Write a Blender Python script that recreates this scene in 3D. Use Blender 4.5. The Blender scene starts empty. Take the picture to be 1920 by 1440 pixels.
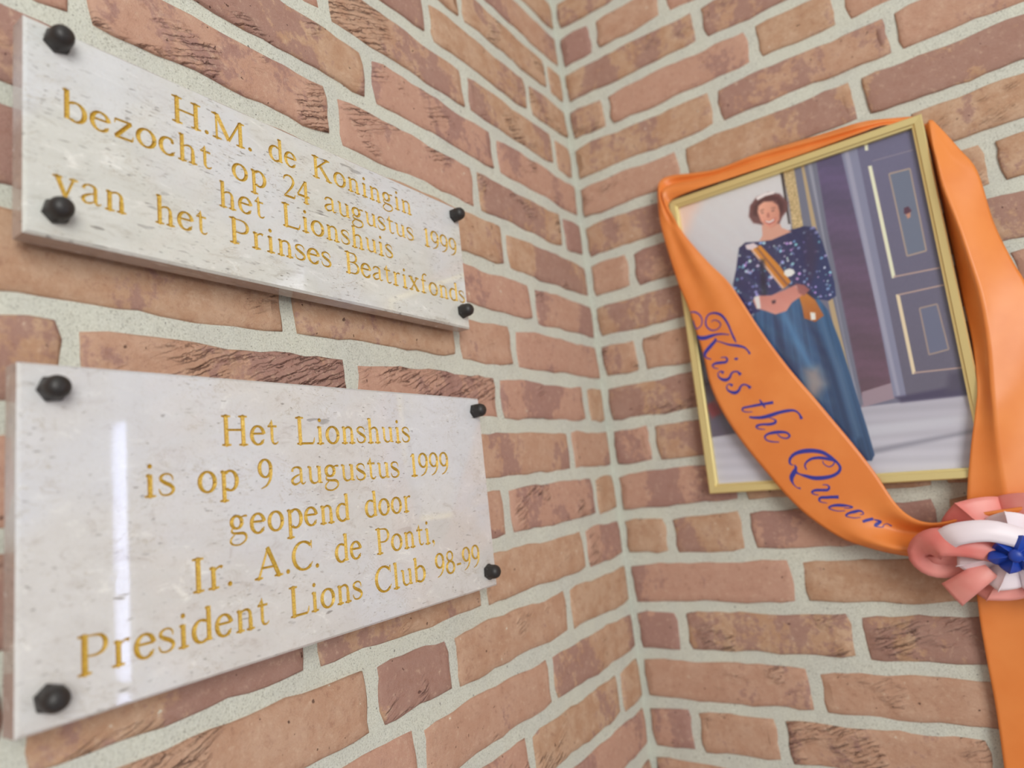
import bpy, bmesh, math, random
from mathutils import Vector, Matrix
from mathutils.geometry import delaunay_2d_cdt

SC = bpy.context.scene
COL = SC.collection

# ---------------------------------------------------------------- camera
cam_d = bpy.data.cameras.new('camera')
cam = bpy.data.objects.new('camera', cam_d)
COL.objects.link(cam)
SC.camera = cam
RX = Vector((0.81826356, 0.56420006, -0.11010462))
RY = Vector((-0.17486384, 0.06184074, -0.98264865))
RZ = Vector((-0.54760148, 0.8233189, 0.14926021))
EYE = Vector((0.411077, -0.854578, -0.688697))
cam.matrix_world = Matrix(((RX.x, -RY.x, -RZ.x, EYE.x), (RX.y, -RY.y, -RZ.y, EYE.y), (RX.z, -RY.z, -RZ.z, EYE.z), (0, 0, 0, 1)))
cam_d.sensor_width = 36.0
cam_d.lens = 1218.9 / 1920 * 36.0
cam_d.clip_start = 0.02
cam_d.dof.use_dof = True
cam_d.dof.focus_distance = 0.52
cam_d.dof.aperture_fstop = 3.7

# ---------------------------------------------------------------- world and light
world = bpy.data.worlds.new('world')
SC.world = world
world.use_nodes = True
wn = world.node_tree.nodes
bg = wn['Background']
bg.inputs['Color'].default_value = (0.93, 0.97, 1.0, 1)
bg.inputs['Strength'].default_value = 0.43
SC.view_settings.view_transform = 'Standard'
SC.view_settings.look = 'None'
SC.view_settings.gamma = 1.0
SC.view_settings.use_curve_mapping = False
SC.view_settings.exposure = 0.0


def area(name, loc, target, sx, sy, power, col):
    d = bpy.data.lights.new(name, 'AREA')
    d.shape = 'RECTANGLE'
    d.size, d.size_y, d.energy, d.color = sx, sy, power, col
    o = bpy.data.objects.new(name, d)
    COL.objects.link(o)
    o.location = loc
    o.rotation_euler = (Vector(target) - Vector(loc)).to_track_quat('-Z', 'Y').to_euler()
    return o


area('daylight_from_the_right', (2.1, -2.0, -0.1), (0.15, -0.25, -0.6), 1.2, 1.6, 50, (1.0, 0.985, 0.94))
area('daylight_from_above', (1.0, -1.2, 1.5), (0.15, -0.3, -0.5), 1.2, 1.2, 4, (0.93, 1.0, 0.88))

# ---------------------------------------------------------------- small helpers


def link(o, parent=None):
    COL.objects.link(o)
    if parent is not None:
        o.parent = parent
    return o


def mesh_obj(name, verts, faces, mat, parent=None, smooth=False):
    me = bpy.data.meshes.new(name)
    me.from_pydata([tuple(v) for v in verts], [], faces)
    me.update()
    if mat:
        me.materials.append(mat)
    if smooth:
        me.polygons.foreach_set('use_smooth', [True] * len(me.polygons))
    return link(bpy.data.objects.new(name, me), parent)


def bm_obj(name, bm, mat, parent=None, smooth=False):
    me = bpy.data.meshes.new(name)
    bm.to_mesh(me)
    bm.free()
    if mat:
        me.materials.append(mat)
    if smooth:
        me.polygons.foreach_set('use_smooth', [True] * len(me.polygons))
    return link(bpy.data.objects.new(name, me), parent)


def empty(name, loc=(0, 0, 0)):
    o = bpy.data.objects.new(name, None)
    o.location = loc
    o.empty_display_size = 0.02
    return link(o)


def tag(o, label=None, cat=None, group=None, kind=None):
    if label:
        o['label'] = label
    if cat:
        o['category'] = cat
    if group:
        o['group'] = group
    if kind:
        o['kind'] = kind
    return o


def box(bm, x0, x1, y0, y1, z0, z1, bev=0.0):
    r = bmesh.ops.create_cube(bm, size=1.0)
    bmesh.ops.scale(bm, vec=(x1 - x0, y1 - y0, z1 - z0), verts=r['verts'])
    bmesh.ops.translate(bm, vec=((x0 + x1) / 2, (y0 + y1) / 2, (z0 + z1) / 2), verts=r['verts'])
    if bev:
        es = list({e for v in r['verts'] for e in v.link_edges})
        bmesh.ops.bevel(bm, geom=es, offset=bev, segments=1, affect='EDGES')


# ---------------------------------------------------------------- materials


def lin(c):
    return tuple((x / 255 / 12.92 if x / 255 <= 0.04045 else ((x / 255 + 0.055) / 1.055) ** 2.4) for x in c) + (1.0,)


class NT:
    """tiny node-tree writer"""

    def __init__(self, name):
        self.m = bpy.data.materials.new(name)
        self.m.use_nodes = True
        self.t = self.m.node_tree
        self.b = self.t.nodes['Principled BSDF']

    def n(self, kind, **kw):
        nd = self.t.nodes.new(kind)
        for k, v in kw.items():
            if k.startswith('_'):
                setattr(nd, k[1:], v)
        return nd

    def put(self, sock, v):
        if hasattr(v, 'is_linked') or isinstance(v, bpy.types.NodeSocket):
            self.t.links.new(v, sock)
        else:
            sock.default_value = v

    def math(self, op, a, b=None, clamp=False):
        nd = self.t.nodes.new('ShaderNodeMath')
        nd.operation = op
        nd.use_clamp = clamp
        self.put(nd.inputs[0], a)
        if b is not None:
            self.put(nd.inputs[1], b)
        return nd.outputs[0]

    def noise(self, vec, scale, detail=4, rough=0.55, dist=0.0, out=0):
        nd = self.t.nodes.new('ShaderNodeTexNoise')
        self.put(nd.inputs['Vector'], vec)
        nd.inputs['Scale'].default_value = scale
        nd.inputs['Detail'].default_value = detail
        nd.inputs['Roughness'].default_value = rough
        nd.inputs['Distortion'].default_value = dist
        return nd.outputs[out]

    def mapping(self, vec, scale=(1, 1, 1), rot=(0, 0, 0), loc=(0, 0, 0)):
        nd = self.t.nodes.new('ShaderNodeMapping')
        self.put(nd.inputs['Vector'], vec)
        nd.inputs['Scale'].default_value = scale
        nd.inputs['Rotation'].default_value = rot
        self.put(nd.inputs['Location'], loc)
        return nd.outputs[0]

    def ramp(self, fac, a, b, lo=0.0, hi=1.0):
        nd = self.t.nodes.new('ShaderNodeMapRange')
        nd.interpolation_type = 'SMOOTHSTEP'
        self.put(nd.inputs[0], fac)
        nd.inputs[1].default_value = a
        nd.inputs[2].default_value = b
        nd.inputs[3].default_value = lo
        nd.inputs[4].default_value = hi
        return nd.outputs[0]

    def mix(self, fac, a, b):
        nd = self.t.nodes.new('ShaderNodeMix')
        nd.data_type = 'RGBA'
        self.put(nd.inputs[0], fac)
        self.put(nd.inputs[6], a)
        self.put(nd.inputs[7], b)
        return nd.outputs[2]

    def bump(self, h, strength, dist, normal=None):
        nd = self.t.nodes.new('ShaderNodeBump')
        self.put(nd.inputs['Height'], h)
        nd.inputs['Strength'].default_value = strength
        nd.inputs['Distance'].default_value = dist
        if normal is not None:
            self.put(nd.inputs['Normal'], normal)
        return nd.outputs[0]


def simple(name, col, rough=0.5, metal=0.0, coat=0.0, spec=0.5):
    t = NT(name)
    t.b.inputs['Base Color'].default_value = lin(col)
    t.b.inputs['Roughness'].default_value = rough
    t.b.inputs['Metallic'].default_value = metal
    t.b.inputs['Coat Weight'].default_value = coat
    t.b.inputs['Specular IOR Level'].default_value = spec
    return t


def brick_material():
    t = NT('hand_moulded_brick')
    tc = t.n('ShaderNodeTexCoord').outputs['Object']      # brick objects keep their own origin: x along, z up
    rnd = t.n('ShaderNodeObjectInfo').outputs['Random']
    off = t.n('ShaderNodeCombineXYZ')
    t.put(off.inputs[0], t.math('MULTIPLY', rnd, 37.0))
    t.put(off.inputs[1], t.math('MULTIPLY', rnd, 91.0))
    t.put(off.inputs[2], t.math('MULTIPLY', rnd, 53.0))
    o = off.outputs[0]
    v = t.mapping(tc, loc=o)
    # broad colour patches: kiln marks run across the brick, so they vary along its length most
    patch = t.noise(t.mapping(tc, scale=(1, 1, 0.5), loc=o), 13, 4, 0.55, 0.4)
    cloud = t.noise(v, 42, 5, 0.65)
    fine = t.noise(v, 420, 4, 0.7)
    grain = t.noise(v, 1300, 3, 0.7)
    oc_ = t.n('ShaderNodeSeparateColor')
    t.t.links.new([x for x in t.t.nodes if x.type == 'OBJECT_INFO'][0].outputs['Color'], oc_.inputs[0])
    rnd2 = t.math('FRACT', t.math('MULTIPLY', rnd, 17.31))
    base = t.mix(t.ramp(cloud, 0.34, 0.66), lin((188, 148, 119)), lin((202, 168, 141)))
    base = t.mix(t.ramp(rnd2, 0.3, 0.9, 0, 0.8), base, lin((197, 153, 135)))
    pm = t.math('ADD', patch, t.math('MULTIPLY', t.math('SUBTRACT', oc_.outputs[0], 0.5), 0.30))
    pm = t.math('ADD', pm, t.math('MULTIPLY', t.math('SUBTRACT', cloud, 0.5), 0.25))
    pm = t.math('ADD', pm, t.math('MULTIPLY', t.math('SUBTRACT', t.noise(v, 120, 4, 0.65), 0.5), 0.35))
    base = t.mix(t.ramp(pm, 0.53, 0.60, 0, 0.72), base, lin((160, 122, 115)))
    base = t.mix(t.ramp(cloud, 0.62, 0.80, 0, 0.30), base, lin((152, 108, 102)))
    mott = t.noise(v, 150, 5, 0.7)
    base = t.mix(t.ramp(mott, 0.54, 0.70, 0, 0.40), base, lin((220, 190, 164)))
    base = t.mix(t.ramp(mott, 0.46, 0.30, 0, 0.40), base, lin((150, 106, 88)))
    base = t.mix(t.ramp(grain, 0.56, 0.78, 0, 0.35), base, lin((228, 204, 180)))
    base = t.mix(t.ramp(grain, 0.44, 0.26, 0, 0.40), base, lin((160, 114, 92)))
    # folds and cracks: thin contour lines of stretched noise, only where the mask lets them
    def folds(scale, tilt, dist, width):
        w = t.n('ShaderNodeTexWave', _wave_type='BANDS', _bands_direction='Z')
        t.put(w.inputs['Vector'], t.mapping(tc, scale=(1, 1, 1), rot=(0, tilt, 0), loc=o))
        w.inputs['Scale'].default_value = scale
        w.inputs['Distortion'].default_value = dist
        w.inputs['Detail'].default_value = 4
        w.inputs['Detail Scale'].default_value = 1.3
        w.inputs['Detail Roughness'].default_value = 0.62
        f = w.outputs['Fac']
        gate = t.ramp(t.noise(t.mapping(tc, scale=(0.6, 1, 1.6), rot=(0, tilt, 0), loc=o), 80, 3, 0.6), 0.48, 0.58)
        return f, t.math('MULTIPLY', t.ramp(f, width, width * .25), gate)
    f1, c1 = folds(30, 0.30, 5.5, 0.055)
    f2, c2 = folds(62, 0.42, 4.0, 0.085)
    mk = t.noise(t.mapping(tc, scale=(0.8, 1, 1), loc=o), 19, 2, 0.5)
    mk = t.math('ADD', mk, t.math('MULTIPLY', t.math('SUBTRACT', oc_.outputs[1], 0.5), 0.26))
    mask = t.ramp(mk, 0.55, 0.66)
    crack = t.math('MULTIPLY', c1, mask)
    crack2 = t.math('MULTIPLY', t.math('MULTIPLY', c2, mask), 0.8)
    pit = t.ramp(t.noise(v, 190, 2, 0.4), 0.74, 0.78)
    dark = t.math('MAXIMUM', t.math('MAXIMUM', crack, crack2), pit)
    base = t.mix(t.math('MULTIPLY', dark, 0.72), base, lin((78, 50, 44)))  # crevice shade of the folds and cracks painted into the brick colour
    # stray mortar specks
    speck = t.ramp(t.noise(v, 150, 3, 0.5), 0.745, 0.78)
    base = t.mix(speck, base, lin((222, 218, 202)))
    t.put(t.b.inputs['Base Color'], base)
    t.b.inputs['Roughness'].default_value = 0.88
    t.b.inputs['Specular IOR Level'].default_value = 0.25
    h = t.math('ADD', t.math('MULTIPLY', fine, 0.45), t.math('MULTIPLY', grain, 0.25))
    h = t.math('ADD', h, t.math('MULTIPLY', cloud, 0.5))
    h = t.math('SUBTRACT', h, t.math('MULTIPLY', dark, 1.0))
    fold = t.math('MULTIPLY', t.math('ADD', t.ramp(f1, 0.0, 0.6), t.math('MULTIPLY', t.ramp(f2, 0.0, 0.5), 0.5)), mask)
    h = t.math('ADD', h, t.math('MULTIPLY', fold, 1.1))
    t.put(t.b.inputs['Normal'], t.bump(h, 0.9, 0.0018))
    return t.m


def mortar_material():
    t = NT('sandy_mortar')
    v = t.n('ShaderNodeTexCoord').outputs['Object']
    c = t.noise(v, 14, 4, 0.6)
    g = t.noise(v, 750, 3, 0.75)
    g2 = t.noise(v, 1500, 2, 0.7)
    lump = t.noise(v, 90, 4, 0.6)
    base = t.mix(t.ramp(c, 0.35, 0.65), lin((213, 214, 200)), lin((207, 208, 197)))
    base = t.mix(t.ramp(g, 0.52, 0.66, 0, 0.7), base, lin((228, 229, 218)))
    base = t.mix(t.ramp(g, 0.46, 0.34, 0, 0.7), base, lin((146, 144, 132)))
    base = t.mix(t.ramp(g2, 0.66, 0.74, 0, 0.55), base, lin((104, 96, 90)))
    base = t.mix(t.ramp(t.noise(v, 260, 2, 0.4), 0.74, 0.79, 0, 0.8), base, lin((80, 70, 66)))
    t.put(t.b.inputs['Base Color'], base)
    t.b.inputs['Roughness'].default_value = 0.95
    t.b.inputs['Specular IOR Level'].default_value = 0.2
    h = t.math('ADD', t.math('MULTIPLY', g, 0.4), t.math('MULTIPLY', lump, 1.2))
    h = t.math('ADD', h, t.math('MULTIPLY', g2, 0.2))
    t.put(t.b.inputs['Normal'], t.bump(h, 0.9, 0.0012))
    return t.m


def stone_material(name, streaky, ca, cb, cpit):
    t = NT(name)
    v = t.n('ShaderNodeTexCoord').outputs['Object']
    if streaky:
        sv = t.mapping(v, scale=(1, 0.42, 1.25), rot=(0.10, 0, 0))
    else:
        sv = t.mapping(v, scale=(1, 0.55, 1), rot=(-0.2, 0, 0))
    cl = t.noise(sv, 26, 6, 0.65, 0.6)
    ml = t.noise(sv, 95, 5, 0.7, 0.8)
    fn = t.noise(v, 700, 3, 0.6)
    base = t.mix(t.ramp(cl, 0.32, 0.68), lin(ca), lin(cb))
    base = t.mix(t.ramp(ml, 0.56, 0.74, 0, 0.7), base, lin((240, 238, 232)))
    base = t.mix(t.ramp(ml, 0.47, 0.28, 0, 0.8), base, lin(cpit))
    base = t.mix(t.ramp(t.noise(v, 9, 3, 0.5), 0.45, 0.65, 0, 0.5), base, lin((212, 214, 222)))
    base = t.mix(t.ramp(fn, 0.5, 0.75, 0, 0.25), base, lin((190, 184, 172)))
    ps = t.mapping(v, scale=(1, 0.36, 1.5) if streaky else (1, 0.42, 1.35), rot=(0.10 if streaky else -0.12, 0, 0))
    pm = t.noise(v, 30, 3, 0.6)
    pit = t.math('MULTIPLY', t.ramp(t.noise(ps, 480, 2, 0.45, 0.3), 0.635 if streaky else 0.66, 0.69 if streaky else 0.72), t.ramp(pm, 0.42, 0.56))
    pit2 = t.math('MULTIPLY', t.ramp(t.noise(ps, 190, 2, 0.4, 0.4), 0.68 if streaky else 0.70, 0.73 if streaky else 0.77), t.ramp(pm, 0.60, 0.40))
    pit3 = t.ramp(t.noise(ps, 100, 2, 0.4, 0.4), 0.755, 0.80, 0, 0.8)
    pit = t.math('MAXIMUM', t.math('MAXIMUM', pit, pit2), pit3)
    veins = t.math('ABSOLUTE', t.math('SUBTRACT', t.noise(sv, 60, 5, 0.7, 1.4), 0.5))
    vm = t.math('MULTIPLY', t.ramp(veins, 0.014, 0.0), t.ramp(pm, 0.48, 0.6, 0, 0.6))
    base = t.mix(vm, base, lin((178, 166, 148)))
    base = t.mix(t.math('MULTIPLY', pit, 0.66), base, lin((116, 108, 102)))
    t.put(t.b.inputs['Base Color'], base)
    t.put(t.b.inputs['Roughness'], t.math('ADD', t.math('MULTIPLY', pit, 0.4), 0.03))
    t.b.inputs['Specular IOR Level'].default_value = 0.5
    t.put(t.b.inputs['Normal'], t.bump(t.math('MULTIPLY', pit, -1.0), 0.5, 0.0004))
    return t.m


def gold_paint():
    t = NT('gold_paint')
    v = t.n('ShaderNodeTexCoord').outputs['Object']
    a = t.noise(v, 900, 4, 0.7)
    b = t.noise(v, 260, 3, 0.6)
    base = t.mix(t.ramp(a, 0.35, 0.65), lin((176, 136, 44)), lin((212, 176, 74)))
    base = t.mix(t.ramp(b, 0.6, 0.75, 0, 0.6), base, lin((236, 214, 136)))
    base = t.mix(t.ramp(a, 0.36, 0.26, 0, 0.6), base, lin((140, 104, 36)))
    t.put(t.b.inputs['Base Color'], base)
    t.b.inputs['Metallic'].default_value = 0.2
    t.b.inputs['Roughness'].default_value = 0.42
    t.put(t.b.inputs['Normal'], t.bump(a, 0.5, 0.0004))
    return t.m


def satin(name, c1, c2, rough=0.42, sheen=0.3):
    t = NT(name)
    v = t.n('ShaderNodeTexCoord').outputs['Object']
    a = t.noise(v, 18, 3, 0.5)
    w = t.noise(t.mapping(v, scale=(1, 1, 6)), 900, 2, 0.6)
    base = t.mix(t.ramp(a, 0.3, 0.7), lin(c1), lin(c2))
    t.put(t.b.inputs['Base Color'], base)
    t.b.inputs['Roughness'].default_value = rough
    t.b.inputs['Sheen Weight'].default_value = sheen
    t.b.inputs['Sheen Roughness'].default_value = 0.4
    t.b.inputs['Sheen Tint'].default_value = lin(c2)
    t.b.inputs['Anisotropic'].default_value = 0.4
    t.put(t.b.inputs['Normal'], t.bump(w, 0.12, 0.0002))
    return t.m


M_BRICK = brick_material()
M_MORTAR = mortar_material()
M_STONE_A = stone_material('streaky_limestone', True, (207, 206, 198), (218, 217, 210), (184, 179, 168))
M_STONE_B = stone_material('mottled_limestone', False, (208, 204, 200), (216, 213, 210), (188, 179, 172))
M_STONE_RAW_SHADE = stone_material('sawn_edge_with_shade', True, (172, 152, 142), (184, 166, 154), (150, 130, 120))  # sawn edge, darkened so the shade of the slab sides is in its colour
M_STONE_RAW_SHADE.node_tree.nodes['Principled BSDF'].inputs['Roughness'].default_value = 0.8
M_GOLD = gold_paint()
M_CAP = simple('black_plastic_cap', (42, 38, 36), 0.46).m
M_WASHER = simple('grey_washer', (120, 118, 112), 0.4, 0.8).m
M_FRAME = simple('brushed_gold_metal', (232, 212, 148), 0.36, 0.55).m
M_LIP = simple('bright_gold_lip', (236, 206, 110), 0.22, 0.95).m
M_BACK = simple('grey_backing_board', (110, 100, 90), 0.9).m
M_ORANGE = satin('orange_satin', (228, 130, 58), (236, 142, 70), 0.38, 0.10)
M_INK = simple('blue_print', (52, 54, 150), 0.55).m
M_PINK = satin('salmon_red_satin', (220, 116, 108), (238, 160, 150), 0.38, 0.5)
M_WHITE = satin('white_satin', (236, 222, 228), (244, 234, 240), 0.38, 0.5)
M_BLUE = satin('blue_satin', (24, 54, 150), (34, 70, 170), 0.38, 0.3)

# ---------------------------------------------------------------- measured data (metres, taken on the wall planes)
UPPER_TEXT = [(-0.43,[('H.M.',-0.6404,-0.5803),('de',-0.5669,-0.5415),('Koningin',-0.5271,-0.4112)]),(-0.4561,[('bezocht',-0.704,-0.6129),('op',-0.5982,-0.5702),('24',-0.556,-0.5305),('augustus',-0.5169,-0.4118),('1999',-0.3979,-0.3477)]),(-0.4803,[('het',-0.6094,-0.5732),('Lionshuis',-0.5587,-0.4419)]),(-0.5046,[('van',-0.7092,-0.6692),('het',-0.6531,-0.6181),('Prinses',-0.6027,-0.5138),('Beatrixfonds',-0.4998,-0.3426)])]
LOWER_TEXT = [(-0.645,[('Het',-0.6151,-0.5723),('Lionshuis',-0.5582,-0.4407)]),(-0.674,[('is',-0.664,-0.6456),('op',-0.6318,-0.6039),('9',-0.5899,-0.5784),('augustus',-0.5642,-0.4569),('1999',-0.4437,-0.393)]),(-0.703,[('geopend',-0.6123,-0.5134),('door',-0.4982,-0.446)]),(-0.7322,[('Ir.',-0.6377,-0.6109),('A.C.',-0.5967,-0.5441),('de',-0.5302,-0.5041),('Ponti,',-0.4897,-0.421)]),(-0.7613,[('President',-0.6991,-0.5868),('Lions',-0.5716,-0.5065),('Club',-0.4935,-0.4359),('98-99',-0.4235,-0.3606)])]
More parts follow.
